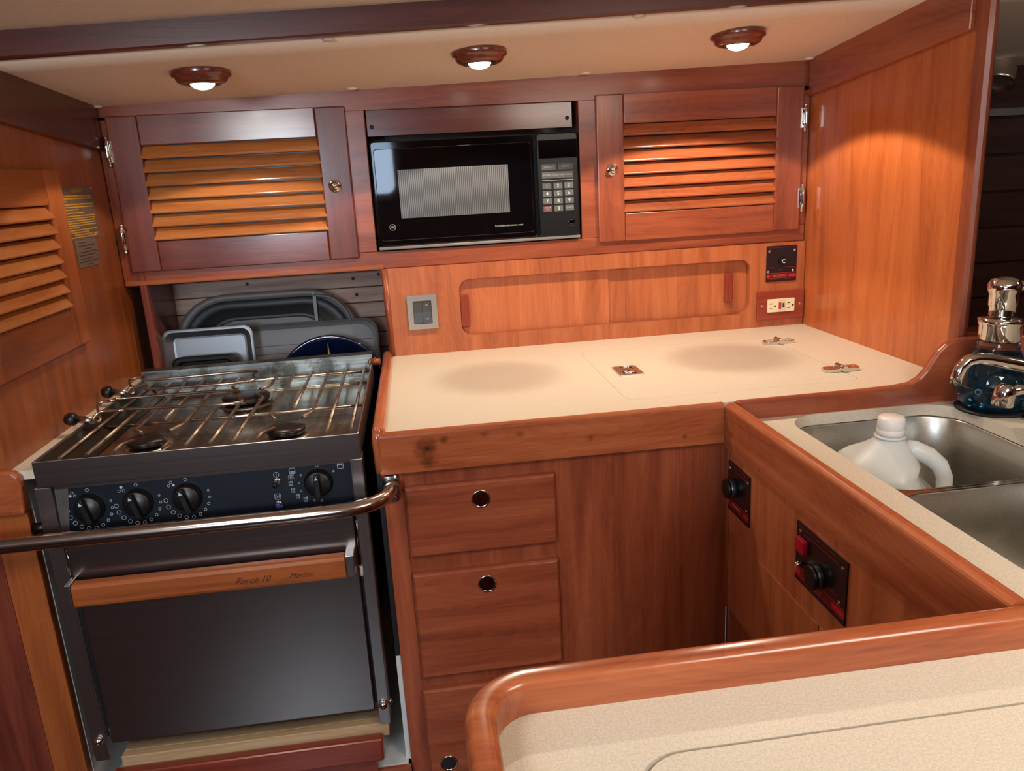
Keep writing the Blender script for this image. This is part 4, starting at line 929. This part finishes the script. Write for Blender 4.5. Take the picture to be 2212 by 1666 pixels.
# rail swept round the corner
path = []
xl, yb, R = .0925, -1.262, .058
path.append((xl, -1.98)); path.append((xl, yb-R))
for i in range(1, 13):
    t = math.radians(180-90*i/12); path.append((xl+R+R*math.cos(t), yb-R+R*math.sin(t)))
path += [(.4, yb), (.8, yb), (1.5, yb)]
def sweep(path, prof):
    L = []
    for i, (x, y) in enumerate(path):
        a = Vector(path[max(i-1, 0)]); b = Vector(path[min(i+1, len(path)-1)]); t = (b-a).normalized(); nin = Vector((t.y, -t.x))
        L.append([(x+nin.x*d, y+nin.y*d, z) for d, z in prof])
    return L
pf = [(.0, .80)]+[(d, z) for d, z in rail_prof(0, .0245, .80, .9235, .0085)[1:-1]]+[(.0245, .893), (.0245, .80)]
obj('fiddle_rail', MB().loft(sweep(path, pf), smooth=True), wood('rail', 0, .25, .5), npn).modifiers.new('e', 'EDGE_SPLIT').split_angle = math.radians(45)
inner = [(x, y) for x, y in [((L_[-2][0]), (L_[-2][1])) for L_ in sweep(path, pf)]]
def in_off(p): return p
g = MB()
# surface with the hatch seam cut into it
poly = inner+[(1.5, -1.98)]
hy = -1.349
seam_out = [(.211, -1.98), (.211, hy-.040)]
for i in range(1, 9):
    t = math.radians(180-90*i/8); seam_out.append((.211+.040+.040*math.cos(t), hy-.040+.040*math.sin(t)))
seam_out.append((1.5, hy+.0))
def strip_surface(z, out, inn):
    """fill between the rail curve and the seam curve, both resampled"""
    def resample(P, n):
        P = [Vector(p) for p in P]; d = [0]
        for a, b in zip(P, P[1:]): d.append(d[-1]+(b-a).length)
        res = []
        for k in range(n):
            s = d[-1]*k/(n-1)
            for i in range(len(P)-1):
                if d[i+1] >= s-1e-9: break
            f = (s-d[i])/max(d[i+1]-d[i], 1e-9); res.append(P[i].lerp(P[i+1], f))
        return res
    return resample(out, 80), resample(inn, 80)
A = sweep(path, [(.0240, 0)]); A = [a[0][:2] for a in A]
# align parameters: split both curves into the straight-corner-straight thirds
def thirds(P, i0, i1):
    return P[:i0+1], P[i0:i1+1], P[i1:]
ra, rb, rc = thirds(A, 1, 13); sa, sb2, sc3 = thirds(seam_out, 1, 9)
O_, I_ = [], []
for (p, q, n_) in ((ra, sa, 8), (rb, sb2, 24), (rc, sc3, 12)):
    a, b = strip_surface(0, p, q); a = a[::80//n_]+[a[-1]]; b = b[::80//n_]+[b[-1]]; O_ += a; I_ += b
def flat_loft(O, I, z, th):
    L = [[(p[0], p[1], z) for p in O], [(p[0], p[1], z) for p in I], [(p[0], p[1], z-th) for p in I]]
    return MB().loft(L, False, False, False, closed=False)
obj('surface', flat_loft(O_, I_, .893, .012), LAMN, npn, recalc=False)
lid = [(x+.0028*(1 if x < .4 else 0), y-.0028) for x, y in seam_out[1:]]
lid = [(seam_out[0][0]+.0028, -1.98)]+lid+[(1.5, -1.98)]
obj('hatch_lid', MB().prism([(x, y, .881) for x, y in lid], (0, 0, .012)), LAMN, npn)
obj('seam', bx((.12, -1.97, .872), (1.49, hy+.01, .8805)), GSEAM, npn)
obj('cabinet_front', MB().loft(sweep(path, [(.006, 0), (.006, .80), (.022, .80), (.022, 0)]), smooth=False), wood('solid', 2), npn)

# ------------------------------------------------------------------ reading lamp in the dark cabin on the right
rl = thing('reading_lamp', (1.62, .17, 1.49), 'chrome swivel reading lamp on the dark hull planks', 'lamp')
obj('lamp_mount', MB().cyl((1.632, .1995, 1.50), (1.622, .150, 1.505), .012, 16), CHROME, rl)
obj('lamp_shade', MB().lathe([(.012, -.045), (.026, -.042), (.034, -.030), (.036, -.008), (.038, .012), (.037, .020), (.032, .021), (.028, .008)], (1.612, .128, 1.497), (-.40, -.35, -.80), 32), plain('lamp_chrome', (220, 214, 204), .25, 1), rl)
